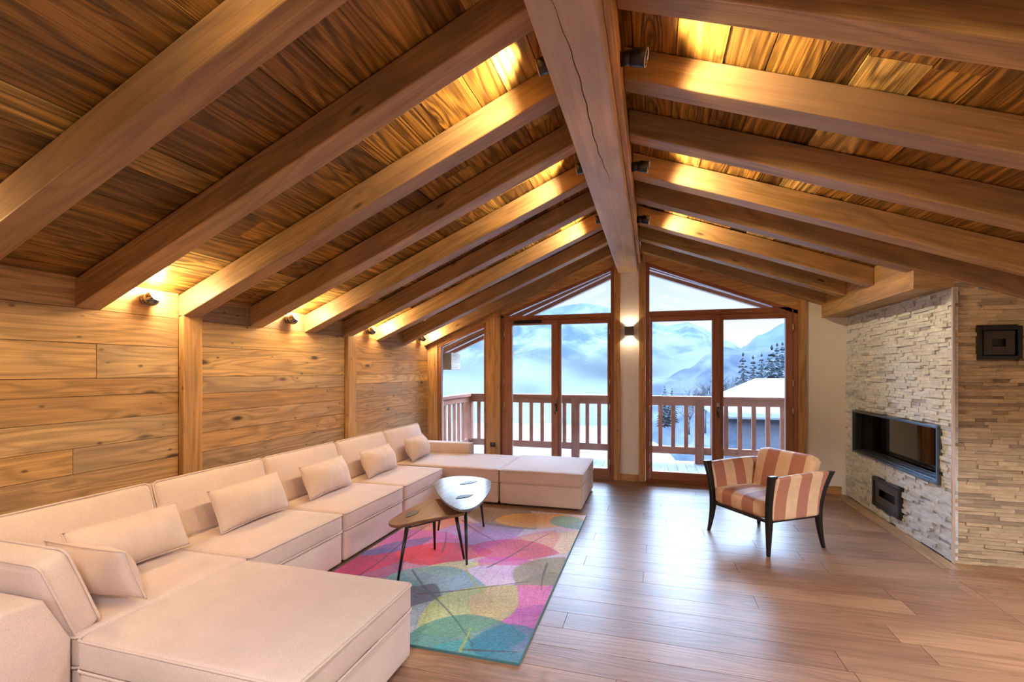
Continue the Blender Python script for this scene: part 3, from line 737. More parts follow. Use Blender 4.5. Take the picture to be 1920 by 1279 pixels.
def make_rug():
    x0,x1,y0,y1=-2.27,-.655,2.36,4.965
    nx,ny=270,434
    xs=np.linspace(x0,x1,nx); ys=np.linspace(y0,y1,ny)
    Xg,Yg=np.meshgrid(xs,ys,indexing='ij')
    lin=lambda c: np.array(srgb(*c)[:3])
    C=np.ones((nx,ny,3))*lin((226,205,205))
    rng=np.random.RandomState(3)
    wob=.02*np.sin(Xg*9+Yg*5)+.015*np.sin(Yg*14-Xg*6)
    for k,(A,B,c,al,wf) in enumerate(LEAVES):
        A=np.array(A);B=np.array(B); d=B-A; L=np.hypot(*d); d=d/L; nrm=np.array([-d[1],d[0]])
        A=A-d*L*.12; L*=1.24
        t=((Xg-A[0])*d[0]+(Yg-A[1])*d[1])/L; s=((Xg-A[0])*nrm[0]+(Yg-A[1])*nrm[1])+wob*.6
        tt=np.clip(t,0,1); w=L*wf*.55*np.sin(PI*tt**.8)**.75
        m=np.clip((w-np.abs(s))/.012,0,1)*(t>0)*(t<1)
        tone=1-.25*np.clip(np.abs(s)/(w+1e-6),0,1)
        vein=np.abs(np.mod((t*L*1.0-np.abs(s)**.85*.9)/(.06+L*.05),1)-.5); vm=np.clip((.05-vein)/.04,0,1)*.32
        rim=np.clip(1-np.abs(np.abs(s)-w)/.008,0,1)*.2*(t>0)*(t<1)
        cc=lin(c)[None,None,:]*(1.12-.2*np.clip(t,0,1))[:,:,None]
        a=(al*m)[:,:,None]
        C=C*(1-a)+(C*.12+cc*1.0)*a
        C*=(1-(vm*m+rim*.6))[:,:,None]
    vc=[(70,30,50),(30,70,80),(170,175,70)]
    for (A,B,ci) in VEINS:
        A=np.array(A);B=np.array(B); d=B-A; L=np.hypot(*d); d=d/L; nrm=np.array([-d[1],d[0]])
        t=((Xg-A[0])*d[0]+(Yg-A[1])*d[1]); s=((Xg-A[0])*nrm[0]+(Yg-A[1])*nrm[1])+.012*np.sin(t*6)
        w=.009*(1-.6*np.clip(t/L,0,1))
        m=np.clip((w-np.abs(s))/.004+.5,0,1)*(t>0)*(t<L)*.8
        C=C*(1-m[:,:,None])+lin(vc[ci])*m[:,:,None]
    cl=np.zeros((nx,ny))
    for q_ in range(14):
        kx,ky,ph=rng.uniform(-14,14),rng.uniform(-14,14),rng.uniform(0,6.28); cl+=np.sin(Xg*kx+Yg*ky+ph)
    C=C*(1+.055*cl)[:,:,None]
    sp=rng.normal(1,.16,(nx,ny))
    g_=C.mean(2,keepdims=True); C=g_+(C-g_)*1.12; C=np.clip(C*sp[:,:,None]*np.array([1.0,1.03,1.22]),.01,.95)
    Z=.012+rng.normal(0,.0007,(nx,ny))
    V=np.stack([Xg,Yg,Z],-1).reshape(-1,3)
    i=np.arange(nx-1)[:,None]*ny+np.arange(ny-1)[None,:]
    F=np.stack([i,i+ny,i+ny+1,i+1],-1).reshape(-1,4)
    me=bpy.data.meshes.new('leaf_rug'); me.from_pydata(V.tolist(),[],F.tolist())
    a=me.color_attributes.new('rugcol','FLOAT_COLOR','POINT')
    a.data.foreach_set('color',np.concatenate([C.reshape(-1,3),np.ones((nx*ny,1))],1).astype(np.float32).ravel())
    me.polygons.foreach_set('use_smooth',[True]*len(F))
    m,nt,b=newmat('rug_pile'); at=N(nt,'ShaderNodeAttribute',attribute_name='rugcol').outputs['Color']
    tc=N(nt,'ShaderNodeTexCoord').outputs['Object']; n=noisen(nt,tc,330,2,.7); f=maprange(nt,n,.3,.7,.72,1.22)
    c=nt.nodes.new('ShaderNodeVectorMath'); c.operation='SCALE'; nt.links.new(at,c.inputs[0]); nt.links.new(f,c.inputs['Scale']); nt.links.new(c.outputs[0],b.inputs['Base Color'])
    b.inputs['Roughness'].default_value=.9; b.inputs['Sheen Weight'].default_value=.2; bump(nt,b,n,.5,.004)
    me.materials.append(m)
    root=empty('rug',((x0+x1)/2,(y0+y1)/2,0)); tag(root,'multicoloured rug patterned with overlapping translucent leaves, teal edge, on the oak floor','rug')
    o=bpy.data.objects.new('pile',me); COL.objects.link(o); o.parent=root; o.location=(-root.location[0],-root.location[1],0)
    b=MB(); e=.006
    for (a0,a1,c0,c1) in ((x0-e,x0,y0-e,y1+e),(x1,x1+e,y0-e,y1+e),(x0,x1,y0-e,y0),(x0,x1,y1,y1+e)): b.box(a0,a1,c0,c1,.001,.0115)
    b.box(x0,x1,y0,y1,.001,.004)
    part(root,b,'edge_binding',[plain('teal_binding',srgb(70,120,128),.9,nz=.1,nscale=200)])
make_rug()

# ------------------------------------------------------------------ coffee tables
def smooth_poly(pts,n=8):
    out=[]; m=len(pts); P=[Vector(p) for p in pts]
    for i in range(m):
        a,b_,c,d=P[i-1],P[i],P[(i+1)%m],P[(i+2)%m]
        for k in range(n):
            t=k/n; out.append(.5*((2*b_)+(c-a)*t+(2*a-5*b_+4*c-d)*t*t+(3*b_-a-3*c+d)*t**3))
    return out
def slab(mb,poly,z0,z1,r=.006,ax=1):
    P=[Vector((p[0],p[1])) for p in poly]; cen=sum(P,Vector((0,0)))/len(P)
    lv=[(0.993,z1),(1,z1-r),(1,z0+r),(.985,z0)]
    vs=[]; n=len(P)
    for s,z in lv: vs+=[( cen[0]+(p[0]-cen[0])*s, cen[1]+(p[1]-cen[1])*s, z) for p in P]
    fs=[tuple(range(n)),tuple(range(4*n-1,3*n-1,-1))]
    for l in range(3): fs+=[(l*n+i,(l+1)*n+i,(l+1)*n+(i+1)%n,l*n+(i+1)%n) for i in range(n)]
    mb.add(vs,fs,[((v[1],v[0],v[2]) if ax==1 else v) for v in vs],.5)
def leaf_poly(a,b_,w):
    a,b_=Vector(a),Vector(b_); d=b_-a; nn=Vector((-d[1],d[0])).normalized(); out=[]
    for i in range(12):
        t=i/12; out.append(a+d*t+nn*w*math.sin(PI*t))
    for i in range(12):
        t=1-i/12; out.append(a+d*t-nn*w*.6*math.sin(PI*t))
    return [(p[0],p[1]) for p in out]
def coffee(label,poly,z,mat,feet,inl,cen):
    root=empty('coffee_table',(cen[0],cen[1],0)); tag(root,label,'table','three-legged nesting coffee tables')
    b=MB(); slab(b,smooth_poly(poly),z-.022,z); part(root,b,'table_top',[mat])
    b=MB(); b.tube([(f[0]+(cen[0]-f[0])*.25,f[1]+(cen[1]-f[1])*.25,z-.028) for f in feet],.006,6,closed=True)
    part(root,b,'leg_bracket',[M_black])
    for f in feet:
        tx,ty=f[0]+(cen[0]-f[0])*.25,f[1]+(cen[1]-f[1])*.25
        b=MB(); b.tube([(f[0],f[1],.013),(f[0]*.5+tx*.5,f[1]*.5+ty*.5,(z-.01)/2),(tx,ty,z-.023)],[.0085,.012,.0155],10); part(root,b,'leg',[M_blackwood])
    for (p,q,wd) in inl:
        b=MB(); slab(b,leaf_poly(p,q,wd),z+.0005,z+.004,.001); part(root,b,'inlay',[M_inlay])
    return root
M_topA=wood('grey_oak_top',[(0,srgb(128,132,144)),(1,srgb(138,142,152))],ring=.2,rings=10,fine=.3,knots=0,rough=.22,bmp=.05,spec=.6,coat=.3)
coffee('raised rounded-triangle coffee table with reflective grey-oak top and black legs',
  [(-1.97,4.12),(-1.975,4.32),(-1.88,4.46),(-1.68,4.48),(-1.50,4.38),(-1.40,4.12),(-1.335,3.80),(-1.315,3.55),(-1.34,3.42),(-1.42,3.40),(-1.60,3.56),(-1.82,3.86)],
  .45,M_topA,[(-1.366,3.44),(-1.548,4.337),(-1.92,4.116)],[((-1.71,4.13),(-1.60,4.31),.055),((-1.55,3.66),(-1.46,3.83),.05)],(-1.61,3.96))
coffee('lower walnut coffee table with pointed rounded top, tucked under the raised one',
  [(-1.80,3.10),(-1.87,3.15),(-1.895,3.30),(-1.895,3.55),(-1.87,3.76),(-1.78,3.85),(-1.60,3.78),(-1.44,3.68),(-1.40,3.60),(-1.46,3.47),(-1.62,3.30),(-1.74,3.13)],
  .385,M_walnut,[(-1.735,3.05),(-1.743,3.669),(-1.431,3.548)],[((-1.80,3.28),(-1.79,3.50),.05)],(-1.66,3.44))

# ------------------------------------------------------------------ armchair
ch=empty('armchair',(.953,4.76,0),math.radians(-55)); tag(ch,'low armchair with terracotta and cream striped upholstery and black curved legs','chair')
SW=.235 # stripe period (m)
def legc(x,y,sx,sy,front):
    pts=[(-.0,0),( .0,.27),(.0,.48),(.0,.65)]
    b=MB(); prof=[]
    for i in range(13):
        z=.655*i/12
        fo=(max(0,.27-z)/.27)**1.6; to=(max(0,z-.30)/.355)**1.8
        px=x+sx*(.022*fo+.055*to); py=y+sy*((.03*fo+(.02 if front else .065)*to))
        hw=.012+.009*min(1,z/.27); hd=.013+.012*min(1,z/.27)+(0 if z<.3 else .012*to)
        prof.append((px,py,z,hw,hd))
    vs=[];fs=[]
    for (px,py,z,hw,hd) in prof: vs+=[(px-hw,py-hd,z),(px+hw,py-hd,z),(px+hw,py+hd,z),(px-hw,py+hd,z)]
    for i in range(12):
        for k in range(4): fs.append((i*4+k,i*4+(k+1)%4,(i+1)*4+(k+1)%4,(i+1)*4+k))
    fs+= [(3,2,1,0),(48,49,50,51)]
    b.add(vs,fs); return b
for (sx,sy,fr) in ((1,-1,True),(-1,-1,True),(1,1,False),(-1,1,False)):
    legc(sx*.318,sy*.272,sx,sy,fr).build('leg',[M_blackwood],ch,bevel=.005)
b=MB()
b.box(-.31,.31,-.30,-.275,.262,.285); b.box(-.33,-.305,-.28,.27,.262,.285); b.box(.305,.33,-.28,.27,.262,.285); b.box(-.31,.31,.25,.275,.262,.285)
b.build('seat_rail',[M_blackwood],ch,bevel=.003)
def st_seat(q,u):
    # bowed front and crowned top
    q=q.copy()
    if u[1]<-.3: q.y-= .02*(1-u[0]**2)*min(1,(-u[1]-.3))
    return q
soft(ch,'seat',Matrix.Translation((0,-.03,.352)),.585,.50,.145,.035,mat=M_stripe,n=12,bul=(0,.01,.028),shape=st_seat,gfun=lambda v:(v.x/SW+.75,0,0))
for s in (1,-1):
    def arm_shape(q,u,s=s):
        z=(q.z+.185)/.37; f=max(0,z)**2.0
        q=q.copy(); q.x+=s*.062*f
        q.z+= -.012*(u[1])*max(0,u[2])*-1 - .02*max(0,u[2])*(1-abs(u[1]))*.0
        q.y+= (.05*f if u[1]>0 else -.012*f)*abs(u[1])
        return q
    soft(ch,'armrest',Matrix.Translation((s*.315,-.005,.465)),.062,.515,.37,.02,mat=M_stripe,n=12,bul=(.004,0,.006),shape=arm_shape,gfun=lambda v:(v.y/SW+.04,0,0))
def back_shape(q,u):
    q=q.copy(); z=(q.z+.25)/.5
    q.y+=.03*z*z - .02*(1-u[0]**2)*-1*0
    q.x*=1+.10*max(0,z-.3)
    if u[2]>.7: q.z-=.035*max(0,abs(u[0])-.8)/.2*((u[2]-.7)/.3)
    return q
soft(ch,'backrest',Matrix.Translation((0,.225,.53))@Matrix.Rotation(-.20,4,'X'),.57,.10,.50,.03,mat=M_stripe,n=12,bul=(0,.012,0),shape=back_shape,gfun=lambda v:(v.x/(SW*1.15)+.66,0,0))

# ------------------------------------------------------------------ lamps
def plight(name,loc,power,col=(1,.72,.42),rad=.02,spot=None,rot=None,blend=.4,parent=None):
    d=bpy.data.lights.new(name,'SPOT' if spot else 'POINT'); d.energy=power; d.color=col; d.shadow_soft_size=rad
    if spot: d.spot_size=spot; d.spot_blend=blend
    o=bpy.data.objects.new(name,d); COL.objects.link(o)
    if parent:
        o.parent=parent; o.location=Vector(loc)-Vector(parent.location)
    else: o.location=loc
    if rot is not None: o.rotation_mode='QUATERNION'; o.rotation_quaternion=Vector(rot).to_track_quat('-Z','Y')
    return o
WARM=(1,.73,.38)
wl=None
where={1.13:'nearest the camera',2.43:'left of the first wall post',3.76:'between the first and second posts',5.09:'beyond the second post',6.44:'beside the window corner'}
for y in (1.13,2.43,3.76,5.09,6.44):
    root=empty('wall_spotlight',(XL,y,1.985)); tag(root,'small round dark wall spotlight under the rafters, %s'%where[y],'lamp','round spotlights on the plank wall')
    b=MB(); b.lathe([(.0,0),(.034,0),(.036,.006),(.036,.03),(.0,.03)],Matrix.Translation(root.location)@Matrix.Rotation(PI/2,4,'Y'),20); part(root,b,'wall_mount',[M_chrome])
    D=Vector((.75,.25,.62)).normalized(); R=D.to_track_quat('Z','Y').to_matrix().to_4x4()
    prof=[(.0,-.048)]+[(.048*math.sin(a),-.048*math.cos(a)) for a in [PI*.12*i for i in range(1,7)]]+[(.036,.032),(.034,.026)]
    b=MB(); b.lathe(prof,Matrix.Translation(Vector(root.location)+Vector((.065,0,0)))@R,24,cap=False); part(root,b,'lamp_body',[M_chrome])
    b=MB(); b.lathe([(.0,.024),(.035,.024),(.033,.03),(.0,.034)],Matrix.Translation(Vector(root.location)+Vector((.065,0,0)))@R,20); part(root,b,'lens',[M_bulb])
    plight('bulb_light',Vector(root.location)+Vector((.065,0,0))+D*.09,16,WARM,.04,parent=root)
for (side,ys) in ((-1,(1.13,2.45,3.77,5.10)),(1,(1.13,2.45,3.77,5.10))):
    x=BX0 if side<0 else -.152
    for j,y in enumerate(ys):
        z=3.10 if side<0 else 3.055
        root=empty('beam_spotlight',(x,y,z)); tag(root,'black cylinder spotlight on the %s side of the ridge beam, %s from the window wall'%('left' if side<0 else 'right',ordw[4-j]),'lamp','cylinder spotlights on the ridge beam')
        RR=Matrix.Translation(root.location)@Matrix.Rotation(side*PI/2,4,'Y')
        b=MB(); b.lathe([(0,0),(.035,0),(.035,.055),(0,.055)],RR,20); part(root,b,'mount',[M_black])
        D=Vector((side*.93,-.05,-.22)).normalized(); R=D.to_track_quat('Z','Y').to_matrix().to_4x4(); c0=Vector(root.location)+Vector((side*.055,0,0))
        b=MB(); b.lathe([(0,0),(.040,0),(.042,.01),(.042,.07),(.036,.07),(.034,.055)],Matrix.Translation(c0)@R,24,cap=False); part(root,b,'lamp_head',[M_black])
        b=MB(); b.lathe([(0,.05),(.035,.05),(.035,.054),(0,.056)],Matrix.Translation(c0)@R,20); part(root,b,'lens',[M_bulb])
        b=MB(); b.tube([c0+R.to_3x3()@Vector((.041*math.cos(a),.041*math.sin(a),.071)) for a in [2*PI*k/20 for k in range(20)]],.003,6,closed=True); part(root,b,'rim',[M_alu])
        plight('bulb_light',c0+D*.09,74,WARM,.035,spot=2.1,rot=D,blend=.7,parent=root)
# sconce
sc=empty('wall_sconce',(-.298,YB,2.045)); tag(sc,'small black up-and-down box sconce on the white strip between the two doors','lamp')
b=MB()
for (x0_,x1_,y0_,y1_) in ((-.357,-.351,YB-.10,YB-.001),(-.245,-.239,YB-.10,YB-.001),(-.351,-.245,YB-.10,YB-.094),(-.351,-.245,YB-.007,YB-.001)): b.box(x0_,x1_,y0_,y1_,1.99,2.10)
part(sc,b,'housing',[M_grey],.001)
b=MB(); b.box(-.35,-.246,YB-.093,YB-.008,2.035,2.055); part(sc,b,'light_source',[M_bulb])
for s in (1,-1): plight('sconce_light',(-.298,YB-.05,2.045+s*.035),5,(1,.74,.45),.012,spot=1.9,rot=(0,0,s),blend=.25,parent=sc)
# switch
for nm,x,z,lb in (('light_switch',-.298,1.15,'white square light switch on the white strip below the sconce'),):
    r_=empty(nm,(x,YB,z)); tag(r_,lb,'switch')
    b=MB(); b.box(x-.04,x+.04,YB-.009,YB,z-.04,z+.04); part(r_,b,'plate',[M_white],.004)
    b=MB(); b.box(x-.022,x+.022,YB-.013,YB-.009,z-.022,z+.022); part(r_,b,'rocker',[M_white],.002)
r_=empty('power_socket',(-2.245,YB-.05,.42)); tag(r_,'small dark power socket on the timber post behind the sofa','socket')
b=MB(); b.box(-2.285,-2.205,YB-.06,YB-.05,.39,.455); part(r_,b,'plate',[M_black],.003)
b=MB(); b.lathe([(0,0),(.02,0),(.02,.004),(0,.004)],Matrix.Translation((-2.245,YB-.06,.423))@Matrix.Rotation(PI/2,4,'X'),16); part(r_,b,'socket_face',[M_grey])

# pendants hinted at by pane reflections; their number, places and power added as fill
PEND=[(-1.9,-1.0),(-.8,.15),(2.15,1.95),(3.3,.3),(1.4,-1.6)]
for i,(x,y) in enumerate(PEND):
    zc=(zl(x) if x<-.32 else zr(x))
    root=empty('fill_pendant',(x,y,1.95)); tag(root,'copper-coloured pendant lamp out of view, added as fill light','lamp','pendant lamps added as fill light')
    b=MB(); b.lathe([(.045,-.12),(.045,.12),(.01,.14)],Matrix.Translation((x,y,1.95)),20,cap=False); part(root,b,'lamp_shade',[plain('copper%d'%i,srgb(190,120,70),.3,metal=.9)])
    b=MB(); b.lathe([(.0,-.13),(.04,-.12),(.0,-.09)],Matrix.Translation((x,y,1.95)),16,cap=False); part(root,b,'bulb',[M_bulbdim])
    b=MB(); b.tube([(x,y,2.08),(x,y,zc+RH)],.003,6); part(root,b,'cord',[M_black])
    plight('pendant_fill',(x,y,1.81),(72,92,215,125,135)[i],(1,.945,.90),.10,spot=2.75,rot=(0,0,-1),blend=.35,parent=root)

# ------------------------------------------------------------------ balcony
b=MB()
x=XL-.6
while x<4.4:
    b.box(x,x+.138,YB+.2,8.62,-.06,-.02,ax=1); x+=.143
b.build('balcony_deck',[M_deck],kind='structure')
b=MB(); b.prism([(XL-.2,-.1),(XL+.06,-.1),(XL+.06,2.0),(XL-.2,1.9)],YB+.2,YB+.42,'xz',ax=2)
b.build('exterior_post',[M_pale],kind='structure')
rl=empty('balcony_railing',(-.3,8.45,-.02)); tag(rl,'reddish timber balcony railing with square posts and upright balusters','railing')
b=MB(); b.box(XL-.075,4.2,8.385,8.515,1.03,1.085,ax=0); b.box(XL-.02,4.2,8.42,8.48,.93,1.03,ax=0); part(rl,b,'top_rail',[M_rail],.006)
b=MB(); b.box(XL-.075,XL+.075,7.0,8.385,1.03,1.085,ax=1); b.box(XL-.03,XL+.03,7.0,8.42,.93,1.03,ax=1); part(rl,b,'top_rail',[M_rail],.006)
b=MB(); b.box(XL,4.2,8.42,8.48,.125,.245,ax=0); part(rl,b,'bottom_rail',[M_rail],.006)
b=MB(); b.box(XL-.03,XL+.03,7.0,8.38,.125,.245,ax=1); part(rl,b,'bottom_rail',[M_rail],.006)
posts=[-3.31,-1.295,.741,2.777]
for x in posts:
    b=MB(); b.box(x-.07,x+.07,8.38,8.52,-.25,1.03,ax=2); part(rl,b,'post',[M_rail],.006)
for i in range(3):
    for k in range(1,10):
        x=posts[i]+k*(posts[i+1]-posts[i])/10
        b=MB(); b.box(x-.032,x+.032,8.43,8.47,.245,.93,ax=2); part(rl,b,'baluster',[M_rail],.003)
for k in range(6):
    y=7.15+k*.2; b=MB(); b.box(XL-.02,XL+.02,y-.032,y+.032,.245,.93,ax=2); part(rl,b,'baluster',[M_rail],.003)
# roof overhang
YO=8.3
b=MB()
for side in ('left','right'):
    f=(lambda x: zl(x)+.19) if side=='left' else (lambda x: zr(x)+.19)
    xa,xb=(-4.6,-.32) if side=='left' else (-.32,4.6)
    n=24
    for k in range(n):
        a,c=xa+(xb-xa)*k/n,xa+(xb-xa)*(k+1)/n
        b.hexa([(a,YB+.1,f(a)),(c-.004,YB+.1,f(c)),(c-.004,YO,f(c)),(a,YO,f(a)),(a,YB+.1,f(a)+.1),(c,YB+.1,f(c)+.1),(c,YO,f(c)+.1),(a,YO,f(a)+.1)],ax=1,rnd=random.random())
b.build('roof_overhang',[M_pale],kind='structure')
b=MB()
for y in (7.25,7.75,8.14):
    for side in ('left','right'):
        f=zl if side=='left' else zr; xa,xb=(-4.4,-.32) if side=='left' else (-.32,4.4)
        h=.19
        b.hexa([(xa,y,f(xa)+.02),(xb,y,f(xb)+.02),(xb,y+.1,f(xb)+.02),(xa,y+.1,f(xa)+.02),(xa,y,f(xa)+h),(xb,y,f(xb)+h),(xb,y+.1,f(xb)+h),(xa,y+.1,f(xa)+h)],ax=0)
b.build('overhang_rafters',[M_frame],kind='structure')
b=MB(); b.box(XL-.05,XL+.2,7.16,7.55,1.52,1.80,ax=1); b.build('exterior_purlin',[M_pale],kind='structure',bevel=.01)

# ------------------------------------------------------------------ landscape
def ipl(x,pts):
    if x<=pts[0][0]: return pts[0][1]
    for i in range(len(pts)-1):
        if x<=pts[i+1][0]:
            t=(x-pts[i][0])/(pts[i+1][0]-pts[i][0]); t=t*t*(3-2*t); return pts[i][1]*(1-t)+pts[i+1][1]*t
    return pts[-1][1]
def relief(name,prof,Y0_,Y1_,z0,amp,nx,ny,q0,q1,mat,fr=.02,seed=0):
    vs=[];fs=[]
    for i in range(nx+1):
        q=q0+(q1-q0)*i/nx
        for j in range(ny+1):
            t=j/ny; Y=Y0_+(Y1_-Y0_)*t; X=q*Y
            zt=1.5+ipl(q,prof)*Y1_
            s=t**1.25
            z=z0+(zt-z0)*s
            nn=noise.fractal(Vector((X*fr+seed,Y*fr,seed)),1.0,2.0,6)
            rd=abs(noise.noise(Vector((X*fr*1.7,Y*fr*.6,seed+5))))
            z+=amp*(nn-rd*.8)*(.15+.85*math.sin(PI*min(1,t*.96)))
            vs.append((X,Y,z))
    for i in range(nx):
        for j in range(ny):
            a=i*(ny+1)+j; fs.append((a,a+ny+1,a+ny+2,a+1))
    b=MB(); b.add(vs,fs,None,.5,0,True); return b.build(name,[mat],kind='structure')
def mountain_mat(name,dark,light,sc,lo,hi):
    m,nt,b=newmat(name); b.inputs['Roughness'].default_value=.9; b.inputs['Specular IOR Level'].default_value=.1
    tc=N(nt,'ShaderNodeTexCoord').outputs['Object']
    n=noisen(nt,scaled(nt,tc,(1,.6,1.8)),sc,7,.62,.4)
    n2=noisen(nt,tc,sc*9,4,.6)
    f=mth(nt,'ADD',maprange(nt,n,lo,hi,0,1),mth(nt,'MULTIPLY',mth(nt,'SUBTRACT',n2,.5),.25),clamp=True)
    nt.links.new(mixc(nt,f,dark,light),b.inputs['Base Color']); return m
q=lambda x: ((x-960)/901*.95995-.28017)/(.95995+(x-960)/901*.28017)
def el(x,y): return ((696-y)/901)/(.95995+(x-960)/901*.28017)     # height over Y
MM1=mountain_mat('hazy_snow_mountain',(.019,.030,.042,1),(.058,.065,.070,1),.012,.42,.62)
MM2=mountain_mat('hazy_forest_mountain',(.016,.027,.040,1),(.027,.039,.052,1),.016,.4,.75)
MM3=mountain_mat('snowy_forest_hill',(.010,.016,.024,1),(.038,.044,.051,1),.06,.4,.65)
pr=[(q(x),el(x,y)) for x,y in ((780,560),(880,590),(960,588),(1032,578),(1060,573),(1090,569),(1140,573),(1200,592),(1250,604),(1290,602),(1312,607),(1335,622),(1360,640),(1395,655),(1450,665),(1560,670))]
relief('mountain',pr,600,1500,-70,38,200,60,-.75,.5,MM1,fr=.006,seed=3)
pr=[(q(x),el(x,y)) for x,y in ((1300,690),(1350,668),(1385,656),(1395,648),(1425,626),(1473,604),(1560,565),(1650,560))]
relief('far_mountain_right',pr,500,1000,-60,16,80,40,q(1290),q(1700),MM2,fr=.008,seed=8)
pr=[(q(x),el(x,y)) for x,y in ((1180,735),(1240,712),(1290,690),(1330,664),(1360,652),(1400,660),(1440,650),(1480,640),(1600,620))]
relief('forest_hill',pr,120,260,-30,5,80,30,q(1160),q(1700),MM3,fr=.03,seed=12)
# valley floor and snowy ground below the balcony
vs=[];fs=[]; nx,ny=70,70
for i in range(nx+1):
    for j in range(ny+1):
        t=j/ny; Y=9.5+(t**2.2)*1100; X=(-1.1+2.1*i/nx)*Y*(1 if Y>30 else 30/Y*.9)
        z=-3.2-min(1,(Y-9.5)/90)*16-min(1,max(0,Y-60)/300)*38
        z+=.8*noise.fractal(Vector((X*.12,Y*.12,0)),1,2,4)*min(1,Y/25)
        vs.append((X,Y,z))
for i in range(nx):
    for j in range(ny):
        a=i*(ny+1)+j; fs.append((a,a+ny+1,a+ny+2,a+1))
b=MB(); b.add(vs,fs,None,.5,0,True); b.build('snowy_ground',[mountain_mat('snow_field',(.058,.07,.08,1),(.085,.092,.1,1),.25,.3,.42)],kind='structure')
# mist bank lying in the valley
def mist_mat():
    m=bpy.data.materials.new('valley_mist'); m.use_nodes=True; nt=m.node_tree; nt.nodes.clear()
    out=nt.nodes.new('ShaderNodeOutputMaterial'); t=nt.nodes.new('ShaderNodeBsdfTransparent'); d=nt.nodes.new('ShaderNodeBsdfDiffuse'); d.inputs[0].default_value=(.075,.081,.086,1)
    tc=N(nt,'ShaderNodeTexCoord').outputs['Object']; n=noisen(nt,scaled(nt,tc,(.006,.006,.03)),1,5,.6)
    sp=N(nt,'ShaderNodeSeparateXYZ'); nt.links.new(tc,sp.inputs[0])
    hgt=maprange(nt,sp.outputs[2],-4,42,1.3,-.3)
    f=mth(nt,'ADD',hgt,mth(nt,'MULTIPLY',mth(nt,'SUBTRACT',n,.5),1.6),clamp=True)
    f=mth(nt,'MULTIPLY',f,.95)
    mx=nt.nodes.new('ShaderNodeMixShader'); nt.links.new(f,mx.inputs[0]); nt.links.new(t.outputs[0],mx.inputs[1]); nt.links.new(d.outputs[0],mx.inputs[2]); nt.links.new(mx.outputs[0],out.inputs[0]); return m
vs=[];fs=[]
for i in range(61):
    qq=-.72+1.2*i/60
    for j in range(17):
        s=j/16; Y=520+70*math.sin(s*PI/2)+20*noise.noise(Vector((qq*8,s*3,2))); vs.append((qq*Y,Y,-60+100*s))
for i in range(60):
    for j in range(16):
        a=i*17+j; fs.append((a,a+17,a+18,a+1))
b=MB(); b.add(vs,fs,None,.5,0,True); o=b.build('valley_mist',[mist_mat()],kind='stuff'); tag(o,'pale mist bank lying across the valley below the mountain','mist')

# trees
M_needle=mountain_mat('snowy_needles',(.005,.010,.014,1),(.05,.055,.06,1),1.6,.5,.62)
M_twig=mountain_mat('frosted_twigs',(.018,.021,.026,1),(.05,.054,.06,1),2.0,.35,.6)
M_bark=plain('bark',srgb(86,74,70),.9,nz=.2)
def conifer(x,y,z,h,label,seed):
    rnd=random.Random(seed)
    root=empty('conifer_tree',(x,y,z)); tag(root,label,'tree','snow-dusted conifers beyond the balcony')
    b=MB(); b.tube([(0,0,0),(0,0,h*.95)],[h*.02,h*.004],6); b.build('trunk',[M_bark],root)
    b=MB(); L=16
    for l in range(L):
        t=l/(L-1); zz=h*(.1+.86*t); r=h*.21*(1-t)**.85+h*.012; nb=int(13-6*t)
        a0=rnd.uniform(0,6)
        for k in range(nb):
            a=a0+2*PI*k/nb+rnd.uniform(-.2,.2); rr=r*rnd.uniform(.75,1.15); wd=rr*.30+h*.008
            d=Vector((math.cos(a),math.sin(a),0)); s=Vector((-d.y,d.x,0)); c=Vector((0,0,zz)); tip=c+d*rr+Vector((0,0,-rr*.38)); mid=c+d*rr*.55+Vector((0,0,-rr*.10))
            b.add([c+Vector((0,0,h*.03)),mid+s*wd,tip,mid-s*wd,mid+Vector((0,0,-h*.022))],[(0,1,2),(0,2,3),(0,4,1),(1,4,2),(2,4,3),(3,4,0)])
    b.build('branches',[M_needle],root)
def treeat(px,ytop,Y,h,seed,label):
    qq=q(px); X=qq*Y; ztop=1.5+el(px,ytop)*Y; conifer(X,Y,ztop-h,h,label,seed)
treeat(1393,658,62,11,1,'tall snow-dusted conifer left of the group above the neighbouring roof')
treeat(1412,664,58,9,2,'dense snow-dusted conifer beside the tallest one on the left')
treeat(1428,661,66,9,3,'narrow snow-dusted conifer in the middle of the group')
treeat(1447,644,60,12,4,'tallest snow-dusted conifer, centre right of the group above the neighbouring roof')
treeat(1457,640,68,11,5,'snow-dusted conifer just right of the tallest one')
treeat(1467,639,72,11,6,'snow-dusted conifer by the right door frame')
treeat(1440,668,54,7,7,'short snow-dusted conifer in front of the tallest one')
treeat(1474,668,55,8,10,'snow-dusted conifer at the right edge of the glazing')
treeat(1246,722,70,6,8,'small dark conifer seen just above the railing, left one of two')
treeat(1260,727,70,5,9,'small dark conifer seen just above the railing, right one of two')
def bare_tree(x,y,z,h,seed,label):
    rnd=random.Random(seed); root=empty('frosted_tree',(x,y,z)); tag(root,label,'tree','frost-covered bare trees')
    b=MB()
    def br(p,d,l,r,dep):
        e=p+d*l; 
        b.tube([p,e],[r,r*.6],4)
        if dep==0: return
        for k in range(4 if dep>1 else 5):
            nd=(d+Vector((rnd.uniform(-1,1),rnd.uniform(-1,1),rnd.uniform(-.2,.7)))*.75).normalized()
            br(p+d*l*rnd.uniform(.45,1),nd,l*rnd.uniform(.55,.75),r*.55,dep-1)
    br(Vector((0,0,0)),Vector((0,0,1)),h*.36,h*.018,4)
    b.build('twigs',[M_twig],root)
bl=['grey frosted bare tree %s'%s for s in ('at the far left of the frosted group','second in the frosted group from the left','in the middle of the frosted group','left of the conifers','between conifers and roof','behind the right conifers','low at the meeting stile of the right door','over the right end of the snowy roof')]
